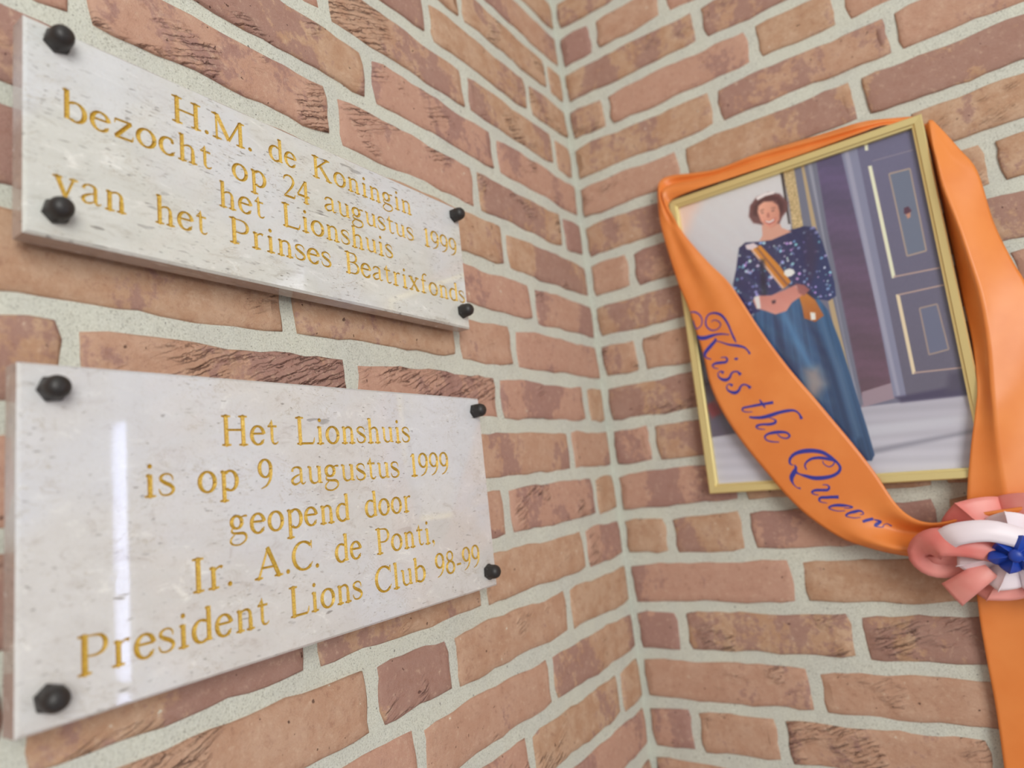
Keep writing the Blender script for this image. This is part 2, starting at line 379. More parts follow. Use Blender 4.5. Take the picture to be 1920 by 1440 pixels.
PRINT = [((118,115,135),[(122.0,-181.9),(539.5,-367.5),(461.0,-796.4),(32.6,-775.8)],0.5,None,'base'),((214,212,213),[(110.4,-259.0),(290.7,-340.1),(288.6,-406.3),(284.4,-446.6),(230.1,-521.7),(208.8,-488.4),(187.5,-448.1),(89.8,-395.7)],0.6,(190,188,196),'wall'),((224,196,186),[(131.5,-330.7),(198.8,-331.5),(172.5,-360.1),(143.3,-404.0),(124.7,-375.2)],14,None,''),((96,86,106),[(89.8,-395.7),(185.2,-444.6),(203.5,-487.0),(219.3,-588.0),(205.4,-673.3),(50.9,-653.9)],3,None,'dark'),((140,70,80),[(150.1,-617.6),(165.4,-609.5),(166.9,-630.6),(154.3,-635.7)],3,None,''),((176,172,184),[(132.8,-660.0),(208.0,-657.7),(326.6,-647.5),(448.0,-650.8),(436.7,-763.0),(125.2,-753.1)],1.2,(205,203,212),'floor'),((150,147,160),[(274.5,-700.9),(437.1,-685.7),(436.6,-689.0),(273.3,-708.3)],3,None,''),((192,190,200),[(319.5,-669.3),(435.1,-671.3),(433.7,-679.6),(317.5,-681.3)],4,None,''),((96,84,120),[(322.7,-341.9),(364.2,-341.2),(366.6,-490.7),(361.8,-642.1),(328.4,-636.6),(326.8,-459.3)],1.0,(108,78,92),'curtain'),((158,138,150),[(329.5,-630.6),(361.6,-625.1),(360.5,-643.1),(326.5,-648.1)],0.8,None,''),((118,118,136),[(296.5,-343.1),(328.4,-344.1),(326.0,-450.4),(326.7,-568.3),(328.5,-645.9),(320.8,-642.2),(317.2,-516.2),(298.1,-416.4)],0.7,None,''),((150,150,165),[(318.6,-344.5),(322.9,-344.8),(321.5,-449.0),(322.4,-567.3),(325.0,-643.5),(322.5,-635.6)],0.8,None,''),((182,160,128),[(311.0,-345.8),(314.2,-345.6),(315.5,-435.7),(319.2,-555.7),(322.3,-639.9),(320.0,-637.1),(313.7,-554.4),(310.4,-434.1)],0.6,None,''),((204,182,142),[(289.4,-340.4),(302.9,-342.7),(301.1,-420.2),(288.6,-421.6),(290.7,-386.1)],0.7,None,'gilt'),((70,60,62),[(286.8,-340.8),(290.6,-340.8),(287.5,-412.9),(285.1,-412.2)],0.6,None,''),((136,136,160),[(355.8,-343.2),(374.0,-343.8),(374.8,-505.7),(375.1,-642.6),(359.7,-641.8),(360.3,-527.2)],1.0,None,''),((158,156,176),[(359.1,-343.9),(363.8,-343.7),(365.5,-528.5),(366.1,-641.0),(363.0,-641.1),(360.3,-527.2)],1.2,None,''),((112,108,136),[(372.6,-345.2),(434.6,-343.7),(434.3,-461.0),(443.6,-650.0),(371.7,-644.4),(372.3,-505.0)],0.8,(106,100,118),'door'),((76,66,96),[(361.8,-642.1),(441.1,-638.2),(441.1,-650.8),(365.9,-648.2)],3,None,''),((84,76,98),[(415.1,-624.8),(443.6,-624.4),(439.6,-646.5),(409.2,-644.2)],5,None,''),((232,220,196),[(380.1,-372.2),(381.0,-508.5),(384.7,-508.6),(383.8,-372.6)],0.5,None,''),((222,204,176),[(381.4,-528.0),(381.5,-619.5),(385.0,-619.3),(384.9,-528.1)],0.5,None,''),((176,152,146),[(383.1,-508.3),(426.8,-510.0),(426.8,-508.2),(383.1,-506.4)],0.5,None,''),((176,152,146),[(383.6,-529.7),(427.3,-529.6),(427.2,-527.8),(383.5,-527.9)],0.5,None,''),((176,152,146),[(383.4,-619.1),(428.2,-621.7),(428.3,-620.0),(383.5,-617.3)],0.5,None,''),((138,130,146),[(385.6,-368.4),(425.9,-370.6),(425.8,-369.3),(385.5,-367.1)],0.5,None,''),((225,222,200),[(381.0,-345.5),(380.4,-352.6),(383.6,-353.5),(384.2,-346.4)],0.5,None,''),((112,118,138),[(398.8,-388.7),(419.3,-389.9),(418.2,-486.9),(399.6,-487.6)],0.6,None,''),((168,150,140),[(398.9,-389.7),(419.3,-390.9),(419.2,-389.0),(398.8,-387.7)],0.5,None,''),((168,150,140),[(418.5,-389.9),(417.4,-486.9),(418.9,-486.9),(420.0,-390.0)],0.5,None,''),((168,150,140),[(418.1,-486.0),(399.6,-486.7),(399.7,-488.5),(418.2,-487.8)],0.5,None,''),((168,150,140),[(400.4,-487.6),(399.6,-388.8),(398.1,-388.6),(398.8,-487.6)],0.5,None,''),((110,112,136),[(400.8,-548.6),(417.4,-547.9),(419.2,-599.1),(400.6,-601.2)],0.6,None,''),((160,142,136),[(400.8,-549.5),(417.5,-548.8),(417.4,-547.0),(400.7,-547.7)],0.5,None,''),((160,142,136),[(416.7,-547.9),(418.4,-599.2),(419.9,-599.0),(418.2,-547.9)],0.5,None,''),((160,142,136),[(419.1,-598.2),(400.5,-600.3),(400.6,-602.1),(419.2,-599.9)],0.5,None,''),((160,142,136),[(401.3,-601.2),(401.5,-548.6),(400.0,-548.6),(399.8,-601.2)],0.5,None,''),((92,50,70),[(406.1,-432.7),(410.3,-432.2),(412.4,-438.0),(408.6,-441.8),(405.0,-438.7)],1,None,''),((190,140,120),[(406.3,-440.4),(411.1,-439.5),(410.2,-444.9),(407.4,-445.8)],1,None,''),((58,100,142),[(230.4,-501.0),(242.7,-507.7),(300.3,-506.6),(310.4,-527.9),(317.0,-567.8),(322.5,-621.1),(327.8,-672.9),(330.1,-702.9),(326.0,-709.3),(307.9,-706.7),(263.1,-655.7),(233.7,-582.9),(222.7,-527.8)],0.7,(52,78,116),'skirt'),((34,62,104),[(248.5,-512.6),(252.3,-513.6),(258.4,-570.6),(270.1,-613.5),(264.1,-612.5),(249.1,-568.7)],5,None,''),((84,130,172),[(258.2,-513.3),(263.2,-514.5),(277.7,-567.8),(285.3,-596.2),(279.4,-595.1),(266.7,-558.6)],5,None,''),((40,58,96),[(284.3,-528.3),(288.8,-529.4),(308.5,-600.7),(312.6,-678.8),(305.6,-677.9),(298.8,-605.4)],7,None,''),((84,112,146),[(299.7,-532.0),(302.1,-536.0),(314.2,-601.7),(319.6,-679.7),(314.9,-682.3),(307.4,-607.0)],5,None,''),((150,142,146),[(273.4,-594.0),(288.8,-593.6),(294.3,-614.5),(279.4,-631.8),(271.5,-623.8)],9,None,''),((44,48,92),[(222.8,-424.2),(231.6,-419.5),(249.6,-424.0),(273.0,-423.3),(283.2,-420.2),(302.2,-420.6),(313.8,-425.8),(318.3,-444.6),(321.1,-469.6),(323.0,-497.4),(322.0,-514.0),(313.6,-517.9),(302.9,-513.1),(289.3,-498.6),(272.2,-487.1),(251.3,-495.7),(238.0,-495.8),(231.9,-502.1),(235.4,-511.2),(221.6,-513.2),(211.6,-485.4),(207.8,-469.7),(215.3,-449.7)],0.7,(52,58,108),'sequin'),((206,158,142),[(254.7,-403.0),(275.5,-408.0),(277.0,-414.6),(287.6,-422.7),(276.1,-424.3),(262.6,-426.2),(248.0,-423.5),(253.4,-417.2)],0.7,None,''),((112,72,74),[(241.3,-387.5),(244.7,-374.5),(254.0,-365.9),(268.7,-364.5),(281.5,-371.2),(289.1,-384.8),(286.8,-394.8),(279.9,-401.1),(275.4,-408.3),(253.8,-402.7),(245.1,-397.6)],1.6,None,''),((88,52,56),[(246.0,-387.6),(249.3,-376.1),(257.2,-369.2),(268.8,-368.2),(279.3,-374.8),(284.5,-384.6),(282.4,-394.0),(276.9,-399.4),(277.2,-377.7),(257.7,-374.6),(251.6,-390.9)],2.2,None,''),((214,160,140),[(252.5,-385.7),(254.7,-378.0),(261.7,-374.8),(271.9,-377.7),(277.3,-384.7),(278.1,-394.4),(276.2,-403.5),(270.6,-409.6),(264.5,-410.9),(259.1,-407.0),(254.5,-398.5)],1.2,(202,142,126),'face'),((168,118,104),[(255.4,-384.1),(260.3,-383.6),(260.6,-385.5),(255.8,-386.1)],0.5,None,''),((168,118,104),[(268.7,-385.0),(274.2,-386.1),(274.2,-388.0),(269.1,-386.9)],0.5,None,''),((150,104,96),[(256.3,-387.3),(259.6,-387.7),(259.3,-389.5),(256.0,-388.7)],0.4,None,''),((150,104,96),[(268.8,-388.7),(272.3,-389.1),(272.4,-391.0),(268.8,-390.5)],0.4,None,''),((180,118,108),[(263.0,-391.1),(265.5,-390.5),(265.4,-397.0),(262.3,-396.0)],0.5,None,''),((186,104,100),[(258.2,-398.3),(264.0,-401.6),(272.3,-399.3),(270.2,-404.4),(263.9,-406.0),(259.2,-402.3)],0.5,None,''),((244,236,230),[(259.4,-399.4),(264.3,-402.1),(270.8,-400.3),(269.1,-402.6),(264.0,-403.8),(260.1,-401.1)],0.4,None,''),((222,214,216),[(253.2,-366.3),(264.4,-364.0),(276.5,-365.8),(275.3,-369.0),(264.8,-368.2),(254.9,-370.6)],0.7,None,''),((206,142,56),[(236.6,-431.0),(248.9,-428.5),(266.8,-460.8),(276.4,-484.7),(266.5,-490.5),(250.5,-459.7)],0.6,(196,128,48),''),((214,178,160),[(236.9,-431.4),(239.3,-431.1),(267.3,-489.3),(265.2,-490.1)],0.5,None,''),((150,96,70),[(242.9,-430.3),(245.0,-429.5),(272.5,-485.4),(270.2,-487.2)],0.6,None,''),((60,48,84),[(301.7,-424.0),(310.3,-428.2),(312.9,-453.4),(305.0,-478.7),(296.9,-490.3),(297.1,-462.6)],6,None,''),((34,34,66),[(273.7,-487.5),(290.1,-493.6),(299.5,-511.6),(287.6,-508.5)],4,None,''),((30,32,60),[(245.8,-447.6),(249.6,-448.7),(246.2,-494.3),(239.8,-492.7)],4,None,''),((214,200,206),[(231.0,-423.0),(241.3,-423.2),(246.2,-428.8),(238.2,-431.5),(231.8,-428.8)],0.7,None,''),((238,236,230),[(271.4,-468.2),(277.0,-467.3),(281.4,-469.9),(282.6,-474.5),(277.9,-477.4),(273.5,-477.2),(270.3,-472.8)],0.7,None,''),((196,132,58),[(281.6,-497.3),(290.3,-501.6),(299.2,-513.2),(305.4,-534.1),(294.8,-539.4),(283.6,-532.3),(283.6,-517.8)],0.8,(168,98,50),''),((240,236,226),[(291.4,-526.6),(296.6,-528.6),(295.9,-536.6),(290.8,-536.0)],0.8,None,''),((196,134,126),[(228.6,-495.2),(236.9,-491.9),(251.4,-495.0),(268.1,-492.3),(280.7,-489.4),(288.9,-493.0),(285.2,-504.4),(273.2,-510.0),(265.4,-518.5),(252.2,-519.9),(241.9,-512.8),(231.2,-506.6)],0.8,(212,150,140),''),((90,62,76),[(250.3,-501.8),(255.5,-501.7),(254.9,-505.8),(250.9,-506.2)],0.7,None,''),((226,214,214),[(230.5,-492.1),(237.3,-491.3),(236.6,-508.0),(232.0,-507.9)],0.7,None,''),((226,214,214),[(280.4,-491.0),(283.8,-490.2),(288.0,-498.9),(285.1,-501.0)],0.6,None,''),((158,100,100),[(281.0,-487.7),(290.4,-492.0),(295.3,-499.5),(288.2,-505.2),(282.7,-500.3)],1.4,None,'')]
SASH_FRONT = [([0.43278,-0.004,-0.32794],[0.43265,-0.01,-0.34228]),([0.40624,-0.004,-0.31977],[0.40502,-0.015,-0.33198]),([0.38102,-0.005,-0.31412],[0.37937,-0.019,-0.33286]),([0.34297,-0.006,-0.31164],[0.34157,-0.021,-0.33377]),([0.30212,-0.006,-0.30831],[0.30111,-0.022,-0.33402]),([0.25862,-0.006,-0.30617],[0.25818,-0.022,-0.33383]),([0.21245,-0.006,-0.30846],[0.2133,-0.022,-0.33388]),([0.17931,-0.007,-0.30315],[0.17971,-0.022,-0.33365]),([0.15221,-0.009,-0.29678],[0.15618,-0.023,-0.33471]),([0.13716,-0.015,-0.29875],[0.14658,-0.025,-0.3381]),([0.13241,-0.024,-0.3126],[0.14466,-0.027,-0.34571]),([0.13062,-0.027,-0.34243],[0.14954,-0.028,-0.36062]),([0.13088,-0.027,-0.37094],[0.15621,-0.028,-0.38017]),([0.1341,-0.026,-0.40209],[0.16851,-0.0285,-0.40577]),([0.14161,-0.026,-0.45062],[0.1869,-0.0285,-0.43827]),([0.15114,-0.027,-0.49062],[0.20779,-0.0285,-0.47121]),([0.16038,-0.028,-0.55218],[0.23141,-0.0285,-0.52904]),([0.16318,-0.028,-0.59187],[0.2462,-0.0285,-0.56256]),([0.17328,-0.029,-0.62929],[0.26237,-0.029,-0.59539]),([0.19075,-0.029,-0.66929],[0.27923,-0.029,-0.62599]),([0.21364,-0.029,-0.70906],[0.29585,-0.029,-0.65681]),([0.23568,-0.028,-0.74465],[0.31264,-0.029,-0.68844]),([0.25662,-0.027,-0.76963],[0.32842,-0.029,-0.72123]),([0.28367,-0.026,-0.7922],[0.34302,-0.03,-0.75673]),([0.30878,-0.026,-0.80318],[0.35645,-0.032,-0.77221]),([0.32857,-0.027,-0.80945],[0.37156,-0.034,-0.77791]),([0.34946,-0.028,-0.81388],[0.38838,-0.036,-0.77648]),([0.38046,-0.028,-0.82075],[0.40436,-0.038,-0.77185]),([0.41132,-0.028,-0.82677],[0.4258,-0.038,-0.76899]),([0.44601,-0.028,-0.8259],[0.45409,-0.038,-0.76625])]
SASH_SIDE = [([0.4412,-0.004,-0.34106],[0.44574,-0.012,-0.34158],[0.44997,-0.01,-0.34319]),([0.4412,-0.004,-0.35772],[0.44412,-0.022,-0.37252],[0.45772,-0.014,-0.36224]),([0.4412,-0.004,-0.38231],[0.44428,-0.028,-0.39495],[0.46732,-0.012,-0.38553]),([0.4412,-0.004,-0.41422],[0.44451,-0.032,-0.42727],[0.47777,-0.012,-0.41562]),([0.4412,-0.004,-0.45855],[0.44953,-0.034,-0.47185],[0.48143,-0.012,-0.47316]),([0.4412,-0.004,-0.50192],[0.4526,-0.034,-0.51232],[0.4888,-0.014,-0.51717]),([0.4408,-0.007,-0.54505],[0.45507,-0.034,-0.55233],[0.4954,-0.016,-0.54818]),([0.4408,-0.015,-0.59347],[0.45282,-0.034,-0.6],[0.49624,-0.018,-0.58532]),([0.43647,-0.0235,-0.64205],[0.44747,-0.034,-0.64464],[0.49322,-0.018,-0.63434]),([0.4305,-0.0245,-0.66757],[0.44553,-0.034,-0.67017],[0.4885,-0.018,-0.6715]),([0.41811,-0.0245,-0.7111],[0.44172,-0.032,-0.71366],[0.48111,-0.018,-0.71862]),([0.40569,-0.0235,-0.7652],[0.43871,-0.03,-0.76694],[0.47161,-0.018,-0.77038]),([0.40062,-0.0215,-0.81688],[0.4328,-0.028,-0.81679],[0.46058,-0.018,-0.81911])]
SASH_TAIL = [([0.40113,-0.016,-0.80413],[0.46513,-0.016,-0.80665]),([0.39902,-0.014,-0.83158],[0.46343,-0.014,-0.83269]),([0.39836,-0.013,-0.85335],[0.46309,-0.012,-0.85352]),([0.39606,-0.012,-0.88408],[0.46211,-0.011,-0.88165]),([0.39467,-0.011,-0.92974],[0.46161,-0.01,-0.92442]),([0.39397,-0.01,-0.96848],[0.46118,-0.01,-0.96129]),([0.39056,-0.01,-1.02635],[0.45912,-0.01,-1.01684]),([0.38657,-0.01,-1.08661],[0.45626,-0.01,-1.07361])]
ROSETTE = [0.43574,-0.054,-0.80883]
SCRIPT = [('K',[(15.095,0.01,0.00061),(15.131,0.087,0.00087),(15.223,0.162,0.00087),(15.355,0.186,0.00069),(15.454,0.134,0.0006),(15.472,0.04,0.00069),(15.424,0.01,0.00061),(15.331,0.01,0.00043),(15.287,0.014,0.00052)]),('K',[(15.497,0.333,0.00034),(15.498,0.407,0.00051),(15.581,0.472,0.00059),(15.652,0.469,0.00059),(15.685,0.384,0.0006),(15.647,0.287,0.00077),(15.548,0.227,0.00086),(15.439,0.233,0.00086),(15.347,0.323,0.00086),(15.366,0.438,0.00111),(15.461,0.544,0.00136),(15.581,0.587,0.00127),(15.736,0.598,0.00109),(15.888,0.589,0.00092),(16.051,0.585,0.00109),(16.193,0.588,0.0005)]),('K',[(15.6,0.01,0.00104),(15.66,0.034,0.00216),(15.715,0.128,0.00232),(15.742,0.24,0.00188),(15.766,0.326,0.00128),(15.828,0.44,0.00085),(15.919,0.539,0.00059)]),('K',[(15.822,0.293,0.00068),(15.874,0.277,0.0017),(15.917,0.199,0.00205),(15.977,0.094,0.00214),(16.04,0.035,0.00171),(16.136,0.037,0.00086),(16.271,0.116,0.0006)]),('K',[(15.881,0.288,0.00043),(16.006,0.382,0.00068),(16.149,0.471,0.00101),(16.301,0.581,0.00142),(16.464,0.66,0.00108),(16.646,0.689,0.00083),(16.793,0.692,0.00115)]),('i',[(16.376,0.269,0.00042),(16.448,0.341,0.00076),(16.549,0.361,0.00109),(16.611,0.329,0.00143),(16.546,0.257,0.00152),(16.471,0.173,0.00144),(16.475,0.114,0.00094),(16.598,0.135,0.00059),(16.694,0.192,0.00034)]),('i',[(16.665,0.462,0.00058),(16.702,0.489,0.0015),(16.739,0.515,0.00058)]),('s',[(16.924,0.243,0.00185),(16.817,0.209,0.00076),(16.854,0.159,0.00059),(17.01,0.167,0.0011),(17.159,0.226,0.00185),(17.167,0.289,0.00151),(17.083,0.337,0.00109),(17.058,0.374,0.001),(17.114,0.426,0.00091),(17.264,0.448,0.00182)]),('s',[(17.448,0.284,0.00167),(17.344,0.253,0.00067),(17.377,0.205,0.00059),(17.528,0.205,0.00109),(17.687,0.262,0.00191),(17.691,0.322,0.00149),(17.608,0.371,0.00108),(17.594,0.414,0.00099),(17.677,0.454,0.00091),(17.811,0.471,0.00189)]),('t',[(18.557,0.599,0.00161),(18.475,0.519,0.00146),(18.397,0.446,0.00146),(18.295,0.33,0.00123),(18.238,0.258,0.00115),(18.296,0.232,0.00066),(18.391,0.265,0.00057),(18.474,0.329,0.00033)]),('t',[(18.27,0.485,0.00065),(18.431,0.484,0.00122),(18.577,0.481,0.00049)]),('h',[(19.452,0.734,0.00157),(19.288,0.751,0.00086),(19.125,0.734,0.00111),(19.013,0.674,0.00159),(18.909,0.573,0.00176),(18.847,0.479,0.00201),(18.77,0.387,0.00178),(18.654,0.306,0.00139),(18.556,0.257,0.00098)]),('h',[(18.892,0.447,0.00032),(18.98,0.477,0.00056),(19.061,0.488,0.00104),(19.099,0.46,0.00144),(19.045,0.4,0.00145),(18.94,0.336,0.00113),(18.888,0.274,0.00122),(18.921,0.254,0.00081),(19.009,0.276,0.00065),(19.1,0.325,0.00032)]),('e',[(19.396,0.402,0.0004),(19.535,0.414,0.00064),(19.645,0.455,0.00079),(19.643,0.5,0.00095),(19.518,0.498,0.00111),(19.394,0.442,0.00159),(19.302,0.375,0.0016),(19.248,0.315,0.00121),(19.261,0.266,0.00097),(19.361,0.257,0.00073),(19.48,0.294,0.00072),(19.605,0.359,0.00048)]),('Q',[(20.337,0.307,0.00039),(20.238,0.292,0.00095),(20.146,0.331,0.00134),(20.123,0.407,0.00173),(20.206,0.5,0.00219),(20.359,0.589,0.00217),(20.559,0.662,0.00193),(20.756,0.696,0.00169),(20.946,0.713,0.00153),(21.125,0.724,0.00114),(21.276,0.709,0.00129),(21.337,0.652,0.00152),(21.294,0.572,0.00168),(21.172,0.487,0.00199),(20.995,0.401,0.00209),(20.787,0.34,0.00156),(20.623,0.295,0.00078),(20.522,0.28,0.00157)]),('Q',[(20.347,0.325,0.00055),(20.439,0.311,0.00133),(20.5,0.256,0.00236),(20.555,0.198,0.0022),(20.682,0.164,0.00094),(20.853,0.163,0.00039),(20.95,0.191,0.00102)]),('Q',[(20.666,0.396,0.00054),(20.558,0.409,0.00078),(20.504,0.455,0.00101),(20.53,0.528,0.00132),(20.644,0.601,0.00154),(20.804,0.659,0.00153),(20.947,0.702,0.00137),(21.041,0.721,0.00099)]),('Q',[(20.771,0.608,0.00038),(20.869,0.595,0.00046),(21.017,0.616,0.00054),(21.065,0.661,0.00061),(21.03,0.705,0.00053)]),('u',[(21.308,0.418,0.00038),(21.411,0.457,0.00061),(21.508,0.456,0.00092),(21.532,0.415,0.0013),(21.408,0.361,0.00138),(21.291,0.305,0.00139),(21.261,0.261,0.00093),(21.352,0.261,0.00062),(21.475,0.294,0.00038)]),('u',[(21.926,0.456,0.00167),(21.811,0.401,0.00152),(21.699,0.344,0.00153),(21.583,0.288,0.00138),(21.631,0.249,0.00077),(21.742,0.263,0.00046),(21.853,0.298,0.00031)]),('e',[(22.269,0.402,0.0003),(22.356,0.453,0.00053),(22.388,0.495,0.00067),(22.284,0.462,0.00083),(22.177,0.409,0.00151),(22.069,0.354,0.00137),(22.006,0.303,0.00107),(21.999,0.267,0.00084),(22.101,0.274,0.00053),(22.247,0.321,0.00045),(22.35,0.388,0.0003)]),('e',[(22.674,0.49,0.0003),(22.713,0.531,0.00045),(22.656,0.545,0.0006),(22.573,0.525,0.00112),(22.521,0.468,0.0015),(22.466,0.403,0.00113),(22.464,0.346,0.00083),(22.545,0.354,0.00045),(22.662,0.403,0.00045),(22.748,0.468,0.0003)]),('n',[(22.893,0.437,0.00126),(22.936,0.501,0.00148),(23.009,0.577,0.00133)]),('n',[(23.047,0.573,0.00037),(23.165,0.597,0.00096),(23.265,0.606,0.0011),(23.264,0.53,0.0017),(23.283,0.49,0.00081),(23.412,0.505,0.00037),(23.52,0.536,0.00051),(23.463,0.586,0.00037),(23.513,0.633,0.00044),(23.742,0.625,0.00073)])]


# ---------------------------------------------------------------- brick walls
H = 0.0625      # course height
BR_H = 0.0478   # brick height
Z_LO, Z_HI = -2.375, 0.75


def brick_mesh(rng, length, height, seed_lumps=True, ns=15, nh=5):
    """one brick face: irregular outline, rounded arris, gently uneven front. local x along, z up, front at y=0 (towards -y)"""
    per = []
    hw, hh = length / 2, height / 2
    rc = 0.0022

    def edge(n, a, b):
        for i in range(n):
            f = i / n
            per.append((a[0] + (b[0] - a[0]) * f, a[1] + (b[1] - a[1]) * f))
    nl = max(4, int(ns * length / 0.2))
    edge(nl, (-hw + rc, -hh), (hw - rc, -hh))
    edge(nh, (hw, -hh + rc), (hw, hh - rc))
    edge(nl, (hw - rc, hh), (-hw + rc, hh))
    edge(nh, (-hw, hh - rc), (-hw, -hh + rc))
    n = len(per)
    ph = [rng.uniform(0, 6.28) for _ in range(6)]
    verts, faces = [], []
    wob = []
    for i, (x, z) in enumerate(per):
        a = math.sin(x * 95 + ph[0]) * 0.0007 + math.sin(x * 41 + ph[1] + (1.5 if z > 0 else 0)) * 0.0009 + rng.uniform(-0.0009, 0.0009)
        b = math.sin(z * 150 + ph[2]) * 0.0008 + rng.uniform(-0.0007, 0.0007)
        wob.append((x + b, z + a))
    ft = [rng.uniform(-0.0012, 0.0012) for _ in range(4)]

    def front(x, z):
        u, v = x / length + 0.5, z / height + 0.5
        y = ft[0] * (1 - u) * (1 - v) + ft[1] * u * (1 - v) + ft[2] * (1 - u) * v + ft[3] * u * v
        return y + 0.0006 * math.sin(x * 60 + ph[3]) * math.sin(z * 110 + ph[4])
    rings = [(1.0, 0.0, 0.010), (1.0, 0.0, 0.0017), (None, 0.0018, 0.0002), (None, 0.009, 0.0)]
    for sc, inset, dep in rings:
        for (x, z) in wob:
            if sc is None:
                x = max(-hw + inset, min(hw - inset, x * (1 - inset / hw)))
                z = z * (1 - inset / hh)
            verts.append((x, dep + front(x, z) if dep < 0.005 else dep, z))
    for r in range(3):
        for i in range(n):
            j = (i + 1) % n
            faces.append((r * n + i, r * n + j, (r + 1) * n + j, (r + 1) * n + i))
    # close the middle along the length
    c0 = 3 * n
    bot = list(range(0, nl + 1))
    top = list(range(nl + nh, 2 * nl + nh + 1))[::-1]
    for i in range(nl):
        a, b = c0 + bot[i], c0 + bot[i + 1]
        c, d = c0 + top[i + 1], c0 + top[i]
        faces.append((a, b, c, d))
    right = [c0 + k for k in range(nl, nl + nh + 1)]
    left = [c0 + k for k in range(2 * nl + nh, n)] + [c0]
    faces.append(tuple(right))
    faces.append(tuple(left))
    return verts, faces


ROWS_L = {-1: [.112, .324], 0: [.215, .427], 1: [.046, .257, .469], 2: [.112, .324, .536], 3: [.055, .265, .477], 4: [.215, .427, .639],
          5: [.059, .265, .476, .683], 6: [.217, .428, .640, .852], 7: [.166, .376, .587, .798], 8: [.222, .328, .539, .765],
          9: [.055, .264, .478, .690], 10: [.115, .326, .537, .737], 11: [.064, .270, .480, .692], 12: [.109, .326, .537, .717],
          13: [.166, .382, .480, .692], 14: [.221, .432, .642], 15: [.066, .275, .486], 16: [.221, .430]}
ROWS_R = {-1: [.112, .324], 0: [.061, .172, .384], 1: [.216, .428], 2: [.066, .281, .383, .598], 3: [.220, .431], 4: [.164, .385, .598], 5: [.215, .425],
          6: [.069, .281, .494], 7: [.215, .428], 8: [.064, .275, .486], 9: [.215, .428], 10: [.065, .276, .488], 11: [.172, .384, .597],
          12: [.069, .173, .384, .597], 13: [.223, .436], 14: [.069, .277, .488], 15: [.222, .434], 16: [.067, .174, .387, .600]}


def row_joints(table, k, total):
    if k in table:
        j = list(table[k])
    else:
        j = [(.215, .065, .112, .165)[(k * 7 + 3) % 4 if k % 2 else 1]]
        if k % 2 == 0:
            j = [.064]
    while j[-1] + .212 < total:
        j.append(j[-1] + .212)
    return [0.0] + j


def to_left(v):     # brick local -> left wall (x=0, front looks to +x, along -y from the corner)
    return (-v[1], v[0], v[2])


# bricks whose firing colour or folds stand out: (wall, course, place) -> (purple, folds)
TONES = {('L', 13, 2): (1.1, .6), ('L', 12, 3): (.75, .4), ('L', 12, 4): (1.0, .3), ('L', 9, 4): (.95, .2), ('L', 9, 3): (.6, 1.0), ('L', 9, 2): (.7, .95),
         ('L', 8, 2): (.5, .15), ('L', 8, 3): (.3, .3), ('L', 8, 1): (.35, .1), ('L', 5, 3): (.5, .72), ('L', 5, 2): (.4, .6), ('L', 4, 2): (.65, .6), ('L', 4, 1): (.6, .4),
         ('L', 3, 1): (.6, .6), ('L', 10, 1): (.45, .1), ('L', 10, 0): (.2, .1), ('L', 12, 1): (.2, .25), ('L', 12, 2): (.5, .3), ('L', 13, 1): (.1, .15), ('L', 13, 0): (.15, .1),
         ('L', 13, 3): (.2, .55), ('L', 14, 1): (.2, .2), ('L', 14, 0): (.6, .5), ('L', 15, 1): (.4, .6), ('L', 14, 2): (.3, .3), ('L', 6, 0): (.8, .4), ('L', 9, 1): (.75, .2),
         ('R', 0, 0): (1.2, .2), ('R', 0, 1): (.1, .1), ('R', 1, 0): (.7, .3), ('R', 2, 1): (.3, .1), ('R', 3, 0): (.6, .2), ('R', 3, 1): (.8, .2), ('R', 4, 2): (.85, .1), ('R', 4, 1): (.3, .1),
         ('R', 14, 0): (1.0, .1), ('R', 14, 1): (.6, .45), ('R', 14, 2): (1.1, .2), ('R', 13, 0): (.3, .2), ('R', 13, 1): (.4, .45), ('R', 12, 0): (.3, .1), ('R', 12, 1): (.2, .1), ('R', 12, 2): (.7, .2),
         ('R', 15, 0): (.35, .3), ('R', 15, 1): (.3, .3), ('R', 16, 0): (.6, .1), ('R', 16, 1): (.2, .1), ('R', 16, 2): (.7, .75), ('R', 11, 0): (.85, .2), ('R', 10, 0): (.8, .2), ('R', 9, 0): (.7, .5), ('R', 5, 2): (.3, .4)}


def tone(side, k, i, rng):
    r = (rng.uniform(.15, .85), rng.uniform(.05, .65))
    return TONES.get((side, k, i), r)


